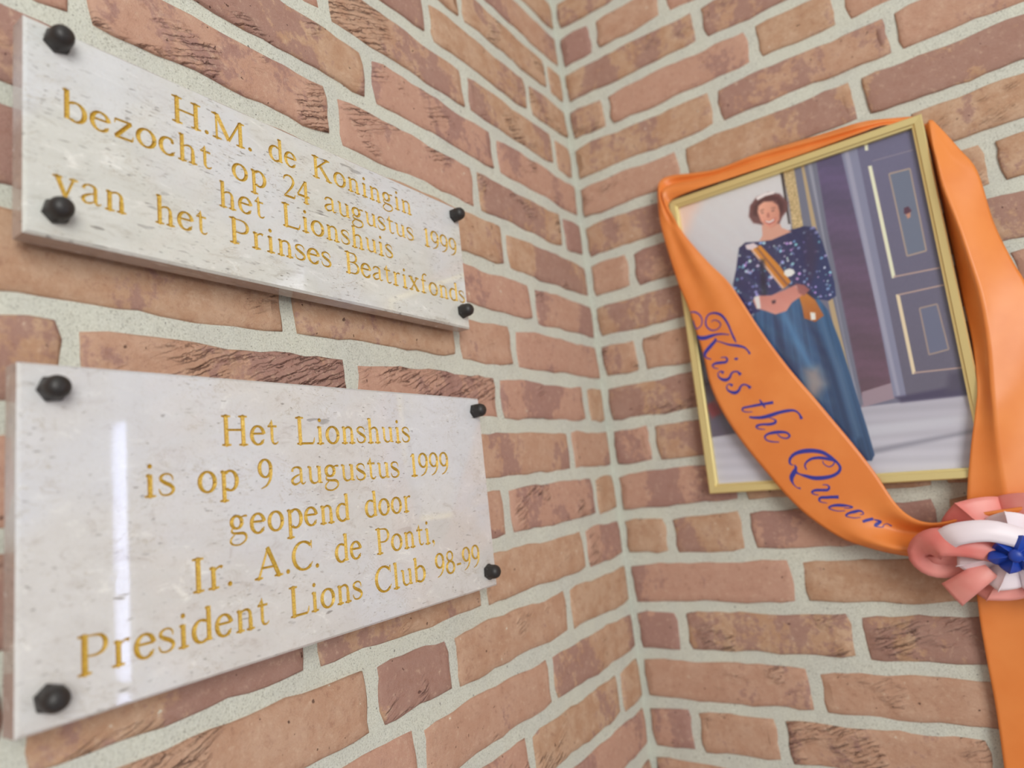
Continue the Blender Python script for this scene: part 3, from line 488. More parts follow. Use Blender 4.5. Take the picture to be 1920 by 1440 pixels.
def build_wall(name, side, table, total, near):
    rng = random.Random(5 if side == 'L' else 9)
    # mortar body: gently uneven sheet with a solid back
    nx, nz = int(total / 0.02), int((Z_HI - Z_LO) / 0.02)
    verts, faces = [], []
    T = 0.11
    for iz in range(nz + 1):
        for ix in range(nx + 1):
            s, z = -.004 + (total + .004) * ix / nx, Z_LO + (Z_HI - Z_LO) * iz / nz
            d = 0.0024 + 0.0005 * math.sin(s * 31 + z * 17) + 0.0004 * math.sin(s * 77 - z * 53)
            verts.append((-d, -s, z) if side == 'L' else (s, d, z))
    for iz in range(nz):
        for ix in range(nx):
            a = iz * (nx + 1) + ix
            q = (a, a + 1, a + nx + 2, a + nx + 1)
            faces.append(q if side == 'R' else q[::-1])
    b = len(verts)
    ring = [ix for ix in range(nx + 1)] + [iz * (nx + 1) + nx for iz in range(1, nz + 1)] + [nz * (nx + 1) + ix for ix in range(nx - 1, -1, -1)] + [iz * (nx + 1) for iz in range(nz - 1, 0, -1)]
    for i in ring:
        x, y, z = verts[i]
        verts.append((-T, y, z) if side == 'L' else (x, T, z))
    nr = len(ring)
    for i in range(nr):
        j = (i + 1) % nr
        q = (ring[j], ring[i], b + i, b + j)
        faces.append(q if side == 'R' else q[::-1])
    q = tuple(range(b, b + nr))
    faces.append(q[::-1] if side == 'R' else q)
    wall = mesh_obj(name, verts, faces, M_MORTAR, smooth=False)
    wall['kind'] = 'structure'
    # bricks
    allb = []
    k0, k1 = int(-Z_HI / H), int(-Z_LO / H) + 1
    for k in range(k0, k1):
        zc = -(k + 0.5) * H
        if zc - H / 2 < Z_LO - 1e-4 or zc + H / 2 > Z_HI + 1e-4:
            continue
        js = row_joints(table, k, total)
        for i in range(len(js)):
            a = js[i]
            e = js[i + 1] if i + 1 < len(js) else total
            jw = rng.uniform(.0105, .0150) / 2
            a2 = a + (jw if i else (.004 if side == 'L' else .006))
            e2 = e - (rng.uniform(.0105, .0150) / 2 if i + 1 < len(js) else 0)
            if e2 - a2 < .02:
                continue
            allb.append(tone(side, k, i, rng) + ((a2 + e2) / 2, zc + rng.uniform(-.0012, .0012), e2 - a2, BR_H + rng.uniform(-.0025, .0015)))
    allb.sort(key=lambda q: math.hypot(q[2] - near[0], (q[3] - near[1]) * 1.25))
    far = bmesh.new()
    for idx, (purple, folds, s, z, ln, ht) in enumerate(allb):
        v, f = brick_mesh(rng, ln, ht) if idx < 300 else brick_mesh(rng, ln, ht, ns=5, nh=2)
        if side == 'L':
            if idx >= 300:
                v = [to_left(q) for q in v]
            loc = (0, -s, z)
        else:
            loc = (s, 0, z)
        if idx < 300:
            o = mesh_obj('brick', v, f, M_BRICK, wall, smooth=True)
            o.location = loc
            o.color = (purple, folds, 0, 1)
            if side == 'L':
                o.rotation_euler = (0, 0, math.pi / 2)
        else:
            vs = [far.verts.new((q[0] + loc[0], q[1] + loc[1], q[2] + loc[2])) for q in v]
            for q in f:
                far.faces.new([vs[i] for i in q])
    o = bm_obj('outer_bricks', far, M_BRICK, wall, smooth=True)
    o['kind'] = 'stuff'
    return wall


build_wall('wall_left', 'L', ROWS_L, 2.3, (.45, -.45))
build_wall('wall_right', 'R', ROWS_R, 1.36, (.35, -.5))

# floor of the porch, out of frame but it carries the place
fl_v = [(-.11, -3.2, Z_LO), (3.2, -3.2, Z_LO), (3.2, .11, Z_LO), (-.11, .11, Z_LO), (-.11, -3.2, Z_LO - .08), (3.2, -3.2, Z_LO - .08), (3.2, .11, Z_LO - .08), (-.11, .11, Z_LO - .08)]
t = NT('pale_paving')
v = t.n('ShaderNodeTexCoord').outputs['Object']
t.put(t.b.inputs['Base Color'], t.mix(t.ramp(t.noise(v, 6, 5, .6), .3, .7), lin((150, 150, 158)), lin((172, 172, 180))))
t.b.inputs['Roughness'].default_value = .8
floor = mesh_obj('floor', fl_v, [(0, 1, 2, 3), (7, 6, 5, 4), (0, 4, 5, 1), (1, 5, 6, 2), (2, 6, 7, 3), (3, 7, 4, 0)], t.m)
floor['kind'] = 'structure'

# narrow daylight window at the end of the right wall (seen mirrored in the polished stone)
bm = bmesh.new()
box(bm, 1.362, 1.392, -.03, .07, -2.37, .75)
box(bm, 1.465, 1.495, -.03, .07, -2.37, .75)
box(bm, 1.392, 1.465, -.03, .07, -1.09, -1.065)
box(bm, 1.392, 1.465, -.03, .07, -.42, .75)
box(bm, 1.392, 1.465, -.03, .07, -2.37, -1.9)
M_WFRAME = simple('painted_window_frame', (196, 198, 206), .4).m
win = bm_obj('window_1', bm, M_WFRAME)
win['kind'] = 'structure'
t = NT('daylit_pane')
t.b.inputs['Base Color'].default_value = (.8, .85, .9, 1)
t.b.inputs['Emission Color'].default_value = lin((214, 224, 255))
t.b.inputs['Emission Strength'].default_value = 34.0
t.b.inputs['Roughness'].default_value = .1
bm = bmesh.new()
box(bm, 1.3925, 1.4645, .01, .016, -1.0645, -.4205)
bm_obj('pane', bm, t.m, win)
bm = bmesh.new()
box(bm, 1.3925, 1.4645, .01, .016, -1.8995, -1.0905)
bm_obj('pane', bm, t.m, win)

# added glowing panel out of view, for the bright patch mirrored in the upper plaque
bm = bmesh.new()
WX0, WX1, WZ0, WZ1 = .655, .800, -.315, -.215
box(bm, WX0 - .022, WX0, -.030, .04, WZ0 - .022, WZ1 + .022)
box(bm, WX1, WX1 + .022, -.030, .04, WZ0 - .022, WZ1 + .022)
box(bm, WX0, WX1, -.030, .04, WZ1, WZ1 + .022)
box(bm, WX0, WX1, -.030, .04, WZ0 - .022, WZ0)
win = bm_obj('added_glow_panel', bm, M_WFRAME)
win['kind'] = 'structure'
t = NT('added_glow_pane')
t.b.inputs['Base Color'].default_value = (.8, .85, .9, 1)
t.b.inputs['Emission Color'].default_value = lin((236, 236, 255))
t.b.inputs['Emission Strength'].default_value = 3.0
bm = bmesh.new()
box(bm, WX0 + .0005, WX1 - .0005, -.012, -.006, WZ0 + .0005, WZ1 - .0005)
bm_obj('pane', bm, t.m, win)

# ---------------------------------------------------------------- engraved lettering
# glyphs on a 1000-unit body: cap height 662, x-height 450, thick stems 84, hairlines 34
ST, TH, SF = 102, 50, 52


class Glyph:
    def __init__(self):
        self.s = []     # strokes: list of (x, y, halfwidth)

    def L(self, x0, y0, x1, y1, w, w1=None):
        self.s.append([(x0, y0, w / 2), ((x0 + x1) / 2, (y0 + y1) / 2, (w + (w1 or w)) / 4), (x1, y1, (w1 or w) / 2)])
        return self

    def V(self, x, y0, y1, w=ST):
        return self.L(x, y0, x, y1, w)

    def F(self, x, y, r=78, l=None):    # serif foot
        l = (r if l is None else l) * 1.45
        r = r * 1.45
        self.s.append([(x - l, y, SF / 2 * .7), (x - l * .45, y, SF / 2), (x, y, SF * .85), (x + r * .45, y, SF / 2), (x + r, y, SF / 2 * .7)])
        return self

    def A(self, cx, cy, rx, ry, a0, a1, wv=ST, wh=TH, n=None):
        n = n or max(6, int(abs(a1 - a0) / 16))
        p = []
        for i in range(n + 1):
            a = math.radians(a0 + (a1 - a0) * i / n)
            w = wh + (wv - wh) * abs(math.cos(a)) ** 1.4
            p.append((cx + rx * math.cos(a), cy + ry * math.sin(a), w / 2))
        self.s.append(p)
        return self

    def C(self, pts, n=4):
        p = []
        m = len(pts) - 1
        g = lambda k: pts[max(0, min(m, k))]
        for i in range(m):
            for j in range(n):
                f = j / n
                a, b, c, d = g(i - 1), g(i), g(i + 1), g(i + 2)
                p.append(tuple(.5 * (2 * b[q] + (c[q] - a[q]) * f + (2 * a[q] - 5 * b[q] + 4 * c[q] - d[q]) * f * f + (3 * b[q] - a[q] - 3 * c[q] + d[q]) * f ** 3) / (2 if q == 2 else 1) for q in range(3)))
        x, y, w = pts[-1]
        p.append((x, y, w / 2))
        self.s.append(p)
        return self

    def D(self, x, y, r=48):
        self.s.append([(x - r * .93, y, r * .28), (x - r * .6, y, r * .78), (x, y, r), (x + r * .6, y, r * .78), (x + r * .93, y, r * .28)])
        return self


def G():
    return Glyph()


CAP, XH, ASC = 662, 450, 683
FONT = {
    'H': G().V(110, 0, CAP).V(520, 0, CAP).L(110, 345, 520, 345, TH).F(110, 14).F(520, 14).F(110, 648).F(520, 648),
    'M': G().V(110, 0, CAP, TH + 6).L(120, 650, 400, 40, ST + 6).L(395, 30, 680, 650, TH + 6).V(690, 0, CAP).F(110, 14, 80, 70).F(690, 14).F(100, 648, 40, 70).F(700, 648, 70, 30),
    'd': G().V(390, 10, ASC, ST - 4).A(235, 222, 160, 214, 62, 302, ST, TH).L(300, 425, 390, 370, TH).L(300, 32, 390, 90, TH).L(320, 650, 390, 672, SF, 50).L(390, 30, 465, 36, 40, 24),
    'e': G().A(240, 222, 158, 212, 8, 322, ST - 4, TH).L(90, 262, 396, 262, TH).C([(365, 92, 44), (395, 130, 30)], 2),
    'K': G().V(110, 0, CAP).L(130, 300, 480, 640, TH).L(250, 400, 520, 20, ST).F(110, 14).F(110, 648).F(480, 648, 70, 70).F(540, 14, 62, 80),
    'o': G().A(240, 222, 170, 212, 0, 360, ST - 2, TH, 26),
    'n': G().V(110, 0, 440, ST - 6).C([(110, 350, 30), (200, 420, 46), (290, 420, 56), (345, 350, 76), (350, 240, 78)]).V(350, 0, 250, ST - 6).F(110, 14, 70).F(350, 14, 70).L(40, 410, 110, 434, SF, 56),
    'i': G().V(110, 0, 440, ST - 6).F(110, 14, 74).L(36, 408, 110, 432, SF, 56).D(112, 600, 50),
    'g': G().A(215, 300, 120, 132, 0, 360, ST - 8, TH, 22).C([(130, 190, 24), (90, 130, 46), (120, 80, 50), (230, 62, 56), (370, 50, 66), (430, -20, 60), (400, -110, 44), (270, -180, 36), (130, -170, 40), (60, -110, 52), (80, -30, 40), (160, 40, 26)]).C([(310, 390, 26), (370, 418, 36), (430, 420, 50), (470, 416, 40)]),
    'b': G().V(105, 20, ASC, ST - 6).A(262, 222, 158, 212, 120, -122, ST, TH).L(105, 350, 190, 420, TH).L(105, 60, 185, 32, TH).L(36, 648, 105, 670, SF, 52),
    'z': G().L(70, 425, 400, 425, TH + 6).L(380, 420, 75, 25, ST - 14).L(60, 22, 410, 22, TH + 8).L(72, 430, 62, 330, 34, 20).L(408, 16, 424, 128, 40, 20),
    'c': G().A(240, 222, 160, 212, 48, 318, ST - 2, TH).D(338, 350, 40).C([(350, 80, 34), (392, 128, 22)], 2),
    'h': G().V(110, 0, ASC, ST - 6).C([(110, 340, 30), (200, 412, 46), (295, 420, 56), (350, 350, 76), (356, 240, 78)]).V(356, 0, 250, ST - 6).F(110, 14, 70).F(356, 14, 70).L(40, 650, 110, 670, SF, 52),
    't': G().C([(150, 590, 20), (150, 430, 74), (148, 250, 76), (152, 100, 72), (190, 30, 50), (260, 30, 40), (310, 80, 22)]).L(40, 432, 290, 432, TH).L(60, 440, 150, 550, 20, 34),
    'p': G().V(110, -205, 440, ST - 6).A(262, 222, 158, 212, 132, -128, ST, TH).L(110, 350, 180, 408, TH).L(110, 60, 180, 30, TH).L(36, 410, 110, 434, SF, 56).F(110, -203, 74),
    '2': G().C([(75, 500, 30), (100, 590, 50), (200, 650, 50), (320, 630, 62), (385, 520, 80), (350, 390, 72), (240, 230, 52), (80, 45, 36)]).L(60, 36, 400, 36, 64).L(395, 30, 430, 140, 44, 20),
    '4': G().V(330, 0, 660, ST).L(320, 640, 50, 210, TH).L(45, 200, 450, 200, TH + 16).F(330, 12, 70),
    'a': G().C([(95, 330, 66), (120, 400, 50), (210, 436, 44), (310, 400, 70), (325, 300, 76), (325, 120, 76), (350, 40, 50), (400, 40, 34), (440, 80, 18)]).C([(325, 270, 26), (200, 225, 46), (105, 160, 66), (90, 90, 72), (150, 32, 56), (240, 50, 40), (325, 110, 26)]),
    'u': G().C([(100, 430, 76), (100, 250, 76), (110, 100, 74), (180, 28, 52), (270, 42, 36), (345, 110, 28)]).V(350, 20, 434, ST - 6).L(30, 420, 100, 430, SF, 44).L(275, 420, 350, 430, SF, 44).L(350, 34, 435, 30, 44, 24),
    's': G().C([(335, 300, 20), (330, 370, 34), (280, 425, 38), (190, 436, 42), (115, 390, 62), (110, 320, 70), (190, 260, 80), (290, 205, 80), (345, 130, 70), (310, 55, 58), (220, 16, 40), (120, 35, 38), (80, 100, 34), (70, 150, 20)]),
    '1': G().V(205, 0, 655, ST).F(205, 12, 86).C([(90, 560, 18), (150, 600, 40), (205, 648, 44)], 3),
    '9': G().A(240, 445, 150, 200, 0, 360, ST - 4, TH, 24).C([(392, 430, 78), (388, 310, 76), (350, 170, 66), (250, 50, 46), (110, -10, 22)]),
    '8': G().A(240, 508, 122, 136, 0, 360, 66, TH, 20).A(240, 185, 158, 172, 0, 360, ST - 4, TH, 22),
    'L': G().V(110, 0, CAP).L(110, 20, 470, 20, TH + 4).F(110, 14, 70).F(110, 648).C([(468, 14, 40), (500, 80, 44), (515, 170, 18)], 2),
    'v': G().L(90, 440, 240, 20, ST - 4, ST - 20).L(235, 20, 385, 440, TH).F(90, 434, 66, 62).F(385, 434, 58, 58),
    'P': G().V(110, 0, CAP).C([(110, 635, 32), (250, 640, 34), (380, 610, 56), (445, 500, 86), (420, 370, 74), (320, 305, 46), (200, 300, 34), (110, 320, 26)]).F(110, 14).F(110, 648, 40, 78),
    'r': G().V(110, 0, 440, ST - 6).F(110, 14, 78).L(36, 410, 110, 434, SF, 56).C([(120, 320, 24), (180, 400, 38), (250, 432, 50), (300, 408, 74)]),
    'B': G().V(110, 0, CAP).C([(110, 638, 32), (250, 642, 34), (350, 620, 56), (395, 520, 80), (360, 410, 60), (250, 362, 34), (110, 358, 28)]).C([(240, 358, 30), (370, 335, 56), (450, 240, 84), (430, 110, 80), (330, 30, 46), (200, 22, 34), (110, 24, 30)]).F(110, 14, 40, 78).F(110, 648, 40, 78),
    'x': G().L(90, 430, 370, 20, ST - 4).L(365, 430, 90, 20, TH).F(90, 434, 66, 60).F(370, 434, 56, 62).F(85, 14, 64, 56).F(378, 14, 56, 66),
    'f': G().C([(120, 0, 76), (120, 250, 78), (124, 520, 76), (160, 630, 56), (230, 668, 46), (300, 630, 66)]).F(120, 14, 84, 74).L(40, 432, 260, 432, TH),
    'I': G().V(110, 0, CAP).F(110, 14).F(110, 648),
    'A': G().L(330, 665, 90, 20, TH + 4).L(310, 660, 560, 20, ST).L(160, 225, 470, 225, TH).F(80, 14, 70, 66).F(560, 14, 72, 76),
    'C': G().A(345, 331, 265, 320, 42, 312, ST, TH).L(562, 470, 560, 660, 22, 44).C([(520, 92, 40), (575, 165, 22)], 2),
    'l': G().V(110, 0, ASC, ST - 6).F(110, 14, 74).L(40, 650, 110, 670, SF, 52),
    '.': G().D(70, 42, 52),
    ',': G().D(75, 42, 50).C([(112, 40, 44), (108, -20, 36), (60, -100, 16)], 3),
    '-': G().L(30, 215, 230, 215, 62),
}


def extent(g):
    xs = [(min(x - w for s in g.s for x, y, w in s)), (max(x + w for s in g.s for x, y, w in s))]
    return xs


def stroke_outline(pts):
    """polygon strips of one stroke: list of (left, centre, right)"""
    out = []
    n = len(pts)
    for i, (x, y, w) in enumerate(pts):
        a, b = pts[max(0, i - 1)], pts[min(n - 1, i + 1)]
        dx, dy = b[0] - a[0], b[1] - a[1]
        l = math.hypot(dx, dy) or 1
        nx, ny = -dy / l, dx / l
        out.append(((x + nx * w, y + ny * w), (x, y), (x - nx * w, y - ny * w)))
    return out


def build_plaque(name, label, quad, thick, text, cap_h, mat, caps, group):
    """quad: (y, z) of TL, TR, BR, BL of the front face at x = FX"""
    FX = 0.025
    root = empty(name, (0.0, (quad[0][0] + quad[1][0]) / 2, (quad[0][1] + quad[2][1]) / 2))
    tag(root, label, 'plaque', group)
    loc = Vector(root.location)
    coords, edges, polys, owner = [], [], [], []
    S = 1000.0
    strokes = []       # (letter index, [(x,y,hw) in mm])
    letters = []

    def addp(x, y):
        coords.append(Vector((x, y)))
        return len(coords) - 1
    bev = 1.6
    cy = [(q[0] * S, q[1] * S) for q in quad]
    cen = (sum(c[0] for c in cy) / 4, sum(c[1] for c in cy) / 4)
    inner = [(c[0] + math.copysign(bev, cen[0] - c[0]), c[1] + math.copysign(bev, cen[1] - c[1])) for c in cy]
    ids = [addp(*c) for c in inner]
    polys.append(ids[::-1])
    owner.append(-1)
    for base, words in text:
        for (w, y0, y1) in words:
            k = cap_h / 662.0
            gl = [FONT[c] for c in w]
            ext = [extent(g) for g in gl]
            gap = 34
            tot = sum(e[1] - e[0] for e in ext) + gap * (len(w) - 1)
            kx = (y1 - y0) / tot
            x = y0
            for c, g, e in zip(w, gl, ext):
                li = len(letters)
                letters.append(c)
                for s in g.s:
                    P = [((x + (px - e[0]) * kx) * S, (base + py * k) * S, hw * (kx + k) / 2 * S * 1.04) for px, py, hw in s]
                    strokes.append((li, P))
                    out = stroke_outline(P)
                    idx = [[addp(*q) for q in row] for row in out]
                    for a, b in zip(idx[:-1], idx[1:]):
                        for q in ((a[0], a[1], b[1], b[0]), (a[1], a[2], b[2], b[1])):
                            ar = 0
                            for t_ in range(4):
                                u1, u2 = coords[q[t_]], coords[q[(t_ + 1) % 4]]
                                ar += u1.x * u2.y - u2.x * u1.y
                            if abs(ar) < 1e-5:
                                continue
                            polys.append(list(q) if ar > 0 else list(q)[::-1])
                            owner.append(li)
                x += (e[1] - e[0] + gap) * kx
    vs, es, fs, ov, oe, of = delaunay_2d_cdt(coords, edges, polys, 0, 1e-4, True)
    # groove depth
    segs = {}
    for li, P in strokes:
        segs.setdefault(li, []).append(P)

    def depth(li, x, y):
        best = 0.0
        for P in segs[li]:
            for (a, b) in zip(P[:-1], P[1:]):
                dx, dy = b[0] - a[0], b[1] - a[1]
                l2 = dx * dx + dy * dy or 1e-9
                t_ = max(0, min(1, ((x - a[0]) * dx + (y - a[1]) * dy) / l2))
                w = a[2] + (b[2] - a[2]) * t_
                d = w - math.hypot(x - a[0] - dx * t_, y - a[1] - dy * t_)
                if d > best:
                    best = d
            # hipped ends
        return best * 1.0
    stone_f, let_f = [], {}
    boundary = set()
    for f, o in zip(fs, of):
        ow = {owner[i] for i in o}
        lt = [q for q in ow if q >= 0]
        if lt:
            let_f.setdefault(lt[0], []).append(f)
        elif ow:
            stone_f.append(f)
            boundary.update(f)
    # front slab with the letter openings
    bm = bmesh.new()
    bv = {}

    def gv(i):
        if i not in bv:
            bv[i] = bm.verts.new((FX - loc.x, vs[i].x / S - loc.y, vs[i].y / S - loc.z))
        return bv[i]
    for f in stone_f:
        a, b, c = [gv(i) for i in f]
        try:
            bm.faces.new((a, b, c))
        except ValueError:
            pass
    bmesh.ops.recalc_face_normals(bm, faces=bm.faces)
    if sum(f.normal.x * f.calc_area() for f in bm.faces) < 0:
        bmesh.ops.reverse_faces(bm, faces=bm.faces)
    # bevel, sides, back
    q_in = [bm.verts.new((FX - loc.x, c[0] / S - loc.y, c[1] / S - loc.z)) for c in inner]
    q_out = [bm.verts.new((FX - .0016 - loc.x, c[0] / S - loc.y, c[1] / S - loc.z)) for c in cy]
    for i in range(4):
        j = (i + 1) % 4
        bm.faces.new((q_in[i], q_out[i], q_out[j], q_in[j]))
    slab = bm_obj('stone_slab', bm, mat, root)
    bm = bmesh.new()
    ch = .0025
    a = [bm.verts.new((FX - .0016 - loc.x, c[0] / S - loc.y, c[1] / S - loc.z)) for c in cy]
    b = [bm.verts.new((FX - thick + ch - loc.x, c[0] / S - loc.y, c[1] / S - loc.z)) for c in cy]
    d = [bm.verts.new((FX - thick - loc.x, (c[0] + math.copysign(ch * S, cen[0] - c[0])) / S - loc.y, (c[1] + math.copysign(ch * S, cen[1] - c[1])) / S - loc.z)) for c in cy]
    for i in range(4):
        j = (i + 1) % 4
        bm.faces.new((a[i], b[i], b[j], a[j]))
        bm.faces.new((b[i], d[i], d[j], b[j]))
    bm.faces.new(d[::-1])
    bm_obj('slab_edge', bm, M_STONE_RAW_SHADE, root)
    # gold letters, V-cut
    for li, fl in let_f.items():
        used = sorted({i for f in fl for i in f})
        mp = {i: n for n, i in enumerate(used)}
        verts = []
        for i in used:
            x, y = vs[i].x, vs[i].y
            dd = 0.0 if i in boundary else depth(li, x, y)
            verts.append((FX - dd / S - 0.00002 - loc.x, x / S - loc.y, y / S - loc.z))
        o = mesh_obj('letter', verts, [tuple(mp[i] for i in f) for f in fl], M_GOLD, root)
    # cap nuts
    for (y, z, rot) in caps:
        bm = bmesh.new()
        prof = [(0.0, .0074, 6), (.0024, .0074, 6), (.0036, .0066, 24), (.0080, .0063, 24), (.0104, .0055, 24), (.0121, .0038, 24), (.0129, .0016, 24)]
        rings = []
        for (hx, r, kind) in prof:
            ring = []
            for i in range(24):
                an = 2 * math.pi * i / 24 + rot
                rr = r
                if kind == 6:
                    seg = (2 * math.pi * i / 24) % (math.pi / 3) - math.pi / 6
                    rr = r * math.cos(math.pi / 6) / math.cos(seg)
                ring.append(bm.verts.new((hx, rr * math.cos(an), rr * math.sin(an))))
            rings.append(ring)
        for r0, r1 in zip(rings[:-1], rings[1:]):
            for i in range(24):
                j = (i + 1) % 24
                bm.faces.new((r0[i], r0[j], r1[j], r1[i]))
        bm.faces.new(rings[-1])
        bm.faces.new(rings[0][::-1])
        o = bm_obj('cap_nut', bm, M_CAP, root)
        for p_ in o.data.polygons:
            p_.use_smooth = p_.center.x > .0034
        o.location = (FX + .0004 - loc.x, y - loc.y, z - loc.z)
        bm = bmesh.new()
        bmesh.ops.create_cone(bm, cap_ends=True, segments=20, radius1=.0034, radius2=.0034, depth=.012)
        bmesh.ops.rotate(bm, matrix=Matrix.Rotation(math.pi / 2, 3, 'Y'), verts=bm.verts)
        o = bm_obj('fixing_bolt', bm, M_WASHER, root)
        o.location = (FX - thick - .0015 - loc.x, y - loc.y, z - loc.z)
    return root


build_plaque('stone_plaque', 'upper, slimmer cream stone plaque with four crowded lines of gold engraved text',
             [(-.7222, -.4008), (-.3385, -.4010), (-.3385, -.5308), (-.7222, -.5293)], .0175, UPPER_TEXT, .0186, M_STONE_A,
             [(-.7062, -.4102, .3), (-.7072, -.5143, .25), (-.3478, -.4119, .5), (-.3498, -.5141, .55)], None)
build_plaque('stone_plaque', 'lower, taller cream stone plaque with five spaced lines of gold engraved text',
             [(-.7245, -.6000), (-.3370, -.6022), (-.3375, -.7835), (-.7250, -.7820)], .0180, LOWER_TEXT, .0195, M_STONE_B,
             [(-.7096, -.6137, .1), (-.7111, -.7673, .7), (-.3465, -.6153, .2), (-.3505, -.7689, .45)], None)

# ---------------------------------------------------------------- framed portrait
FX0, FX1, FZ1, FZ0 = .1405, .4390, -.3352, -.7340    # outer edges
IB = .0114


def rail(bm, a, b, c, d, y0, y1):
    """one mitred rail: a,b outer corners, c,d inner corners (x,z)"""
    def V(p, y):
        return bm.verts.new((p[0], y, p[1]))

    def L(p, q, f):
        return (p[0] + (q[0] - p[0]) * f, p[1] + (q[1] - p[1]) * f)
    prof = [(0, y1), (0, y0 + .0012), (.12, y0), (.72, y0 + .0006), (.80, y0 + .0022), (1.0, y0 + .0030), (1.0, y1)]
    A = [V(L(a, d, f), y) for f, y in prof]
    B = [V(L(b, c, f), y) for f, y in prof]
    n = len(prof)
    for i in range(n):
        j = (i + 1) % n
        bm.faces.new((A[i], B[i], B[j], A[j]))
    bm.faces.new(A)
    bm.faces.new(B[::-1])
    bmesh.ops.recalc_face_normals(bm, faces=bm.faces)


frame = empty('picture_frame', ((FX0 + FX1) / 2, 0.0, (FZ0 + FZ1) / 2))
tag(frame, 'gold metal picture frame holding a portrait photograph of a standing woman in a blue gown', 'picture frame')
fl = frame.location


def in_frame(o):
    for v_ in o.data.vertices:
        v_.co = v_.co - fl
    o.parent = frame
    return o


oc = [(.1433, -.3353), (.4403, -.3350), (.4376, -.7376), (.1384, -.7304)]      # it hangs a little askew
ic = [(oc[0][0] + IB, oc[0][1] - IB), (oc[1][0] - IB, oc[1][1] - IB), (oc[2][0] - IB, oc[2][1] + IB), (oc[3][0] + IB, oc[3][1] + IB)]
for i in range(4):
    j = (i + 1) % 4
    bm = bmesh.new()
    rail(bm, oc[i], oc[j], ic[j], ic[i], -.021, -.007)
    in_frame(bm_obj('frame_rail', bm, M_FRAME))
bm = bmesh.new()
box(bm, FX0 + .005, FX1 - .004, -.011, -.0075, FZ0 + .003, FZ1 - .003)
in_frame(bm_obj('backing_board', bm, M_BACK))

# the printed photograph: a fine grid of coloured cells (flat print behind glass)


def lerp3(a, b, f):
    return tuple(a[q] + (b[q] - a[q]) * f for q in range(3))


def poly_dist(poly, x, z):
    """signed distance, positive inside"""
    best, inside = 1e9, False
    n = len(poly)
    for i in range(n):
        x0, z0 = poly[i]
        x1, z1 = poly[(i + 1) % n]
        if (z0 > z) != (z1 > z) and x < (x1 - x0) * (z - z0) / (z1 - z0) + x0:
            inside = not inside
        dx, dz = x1 - x0, z1 - z0
        l2 = dx * dx + dz * dz or 1e-9
        f = max(0, min(1, ((x - x0) * dx + (z - z0) * dz) / l2))
        d = (x - x0 - dx * f) ** 2 + (z - z0 - dz * f) ** 2
        if d < best:
            best = d
    best = math.sqrt(best)
    return best if inside else -best


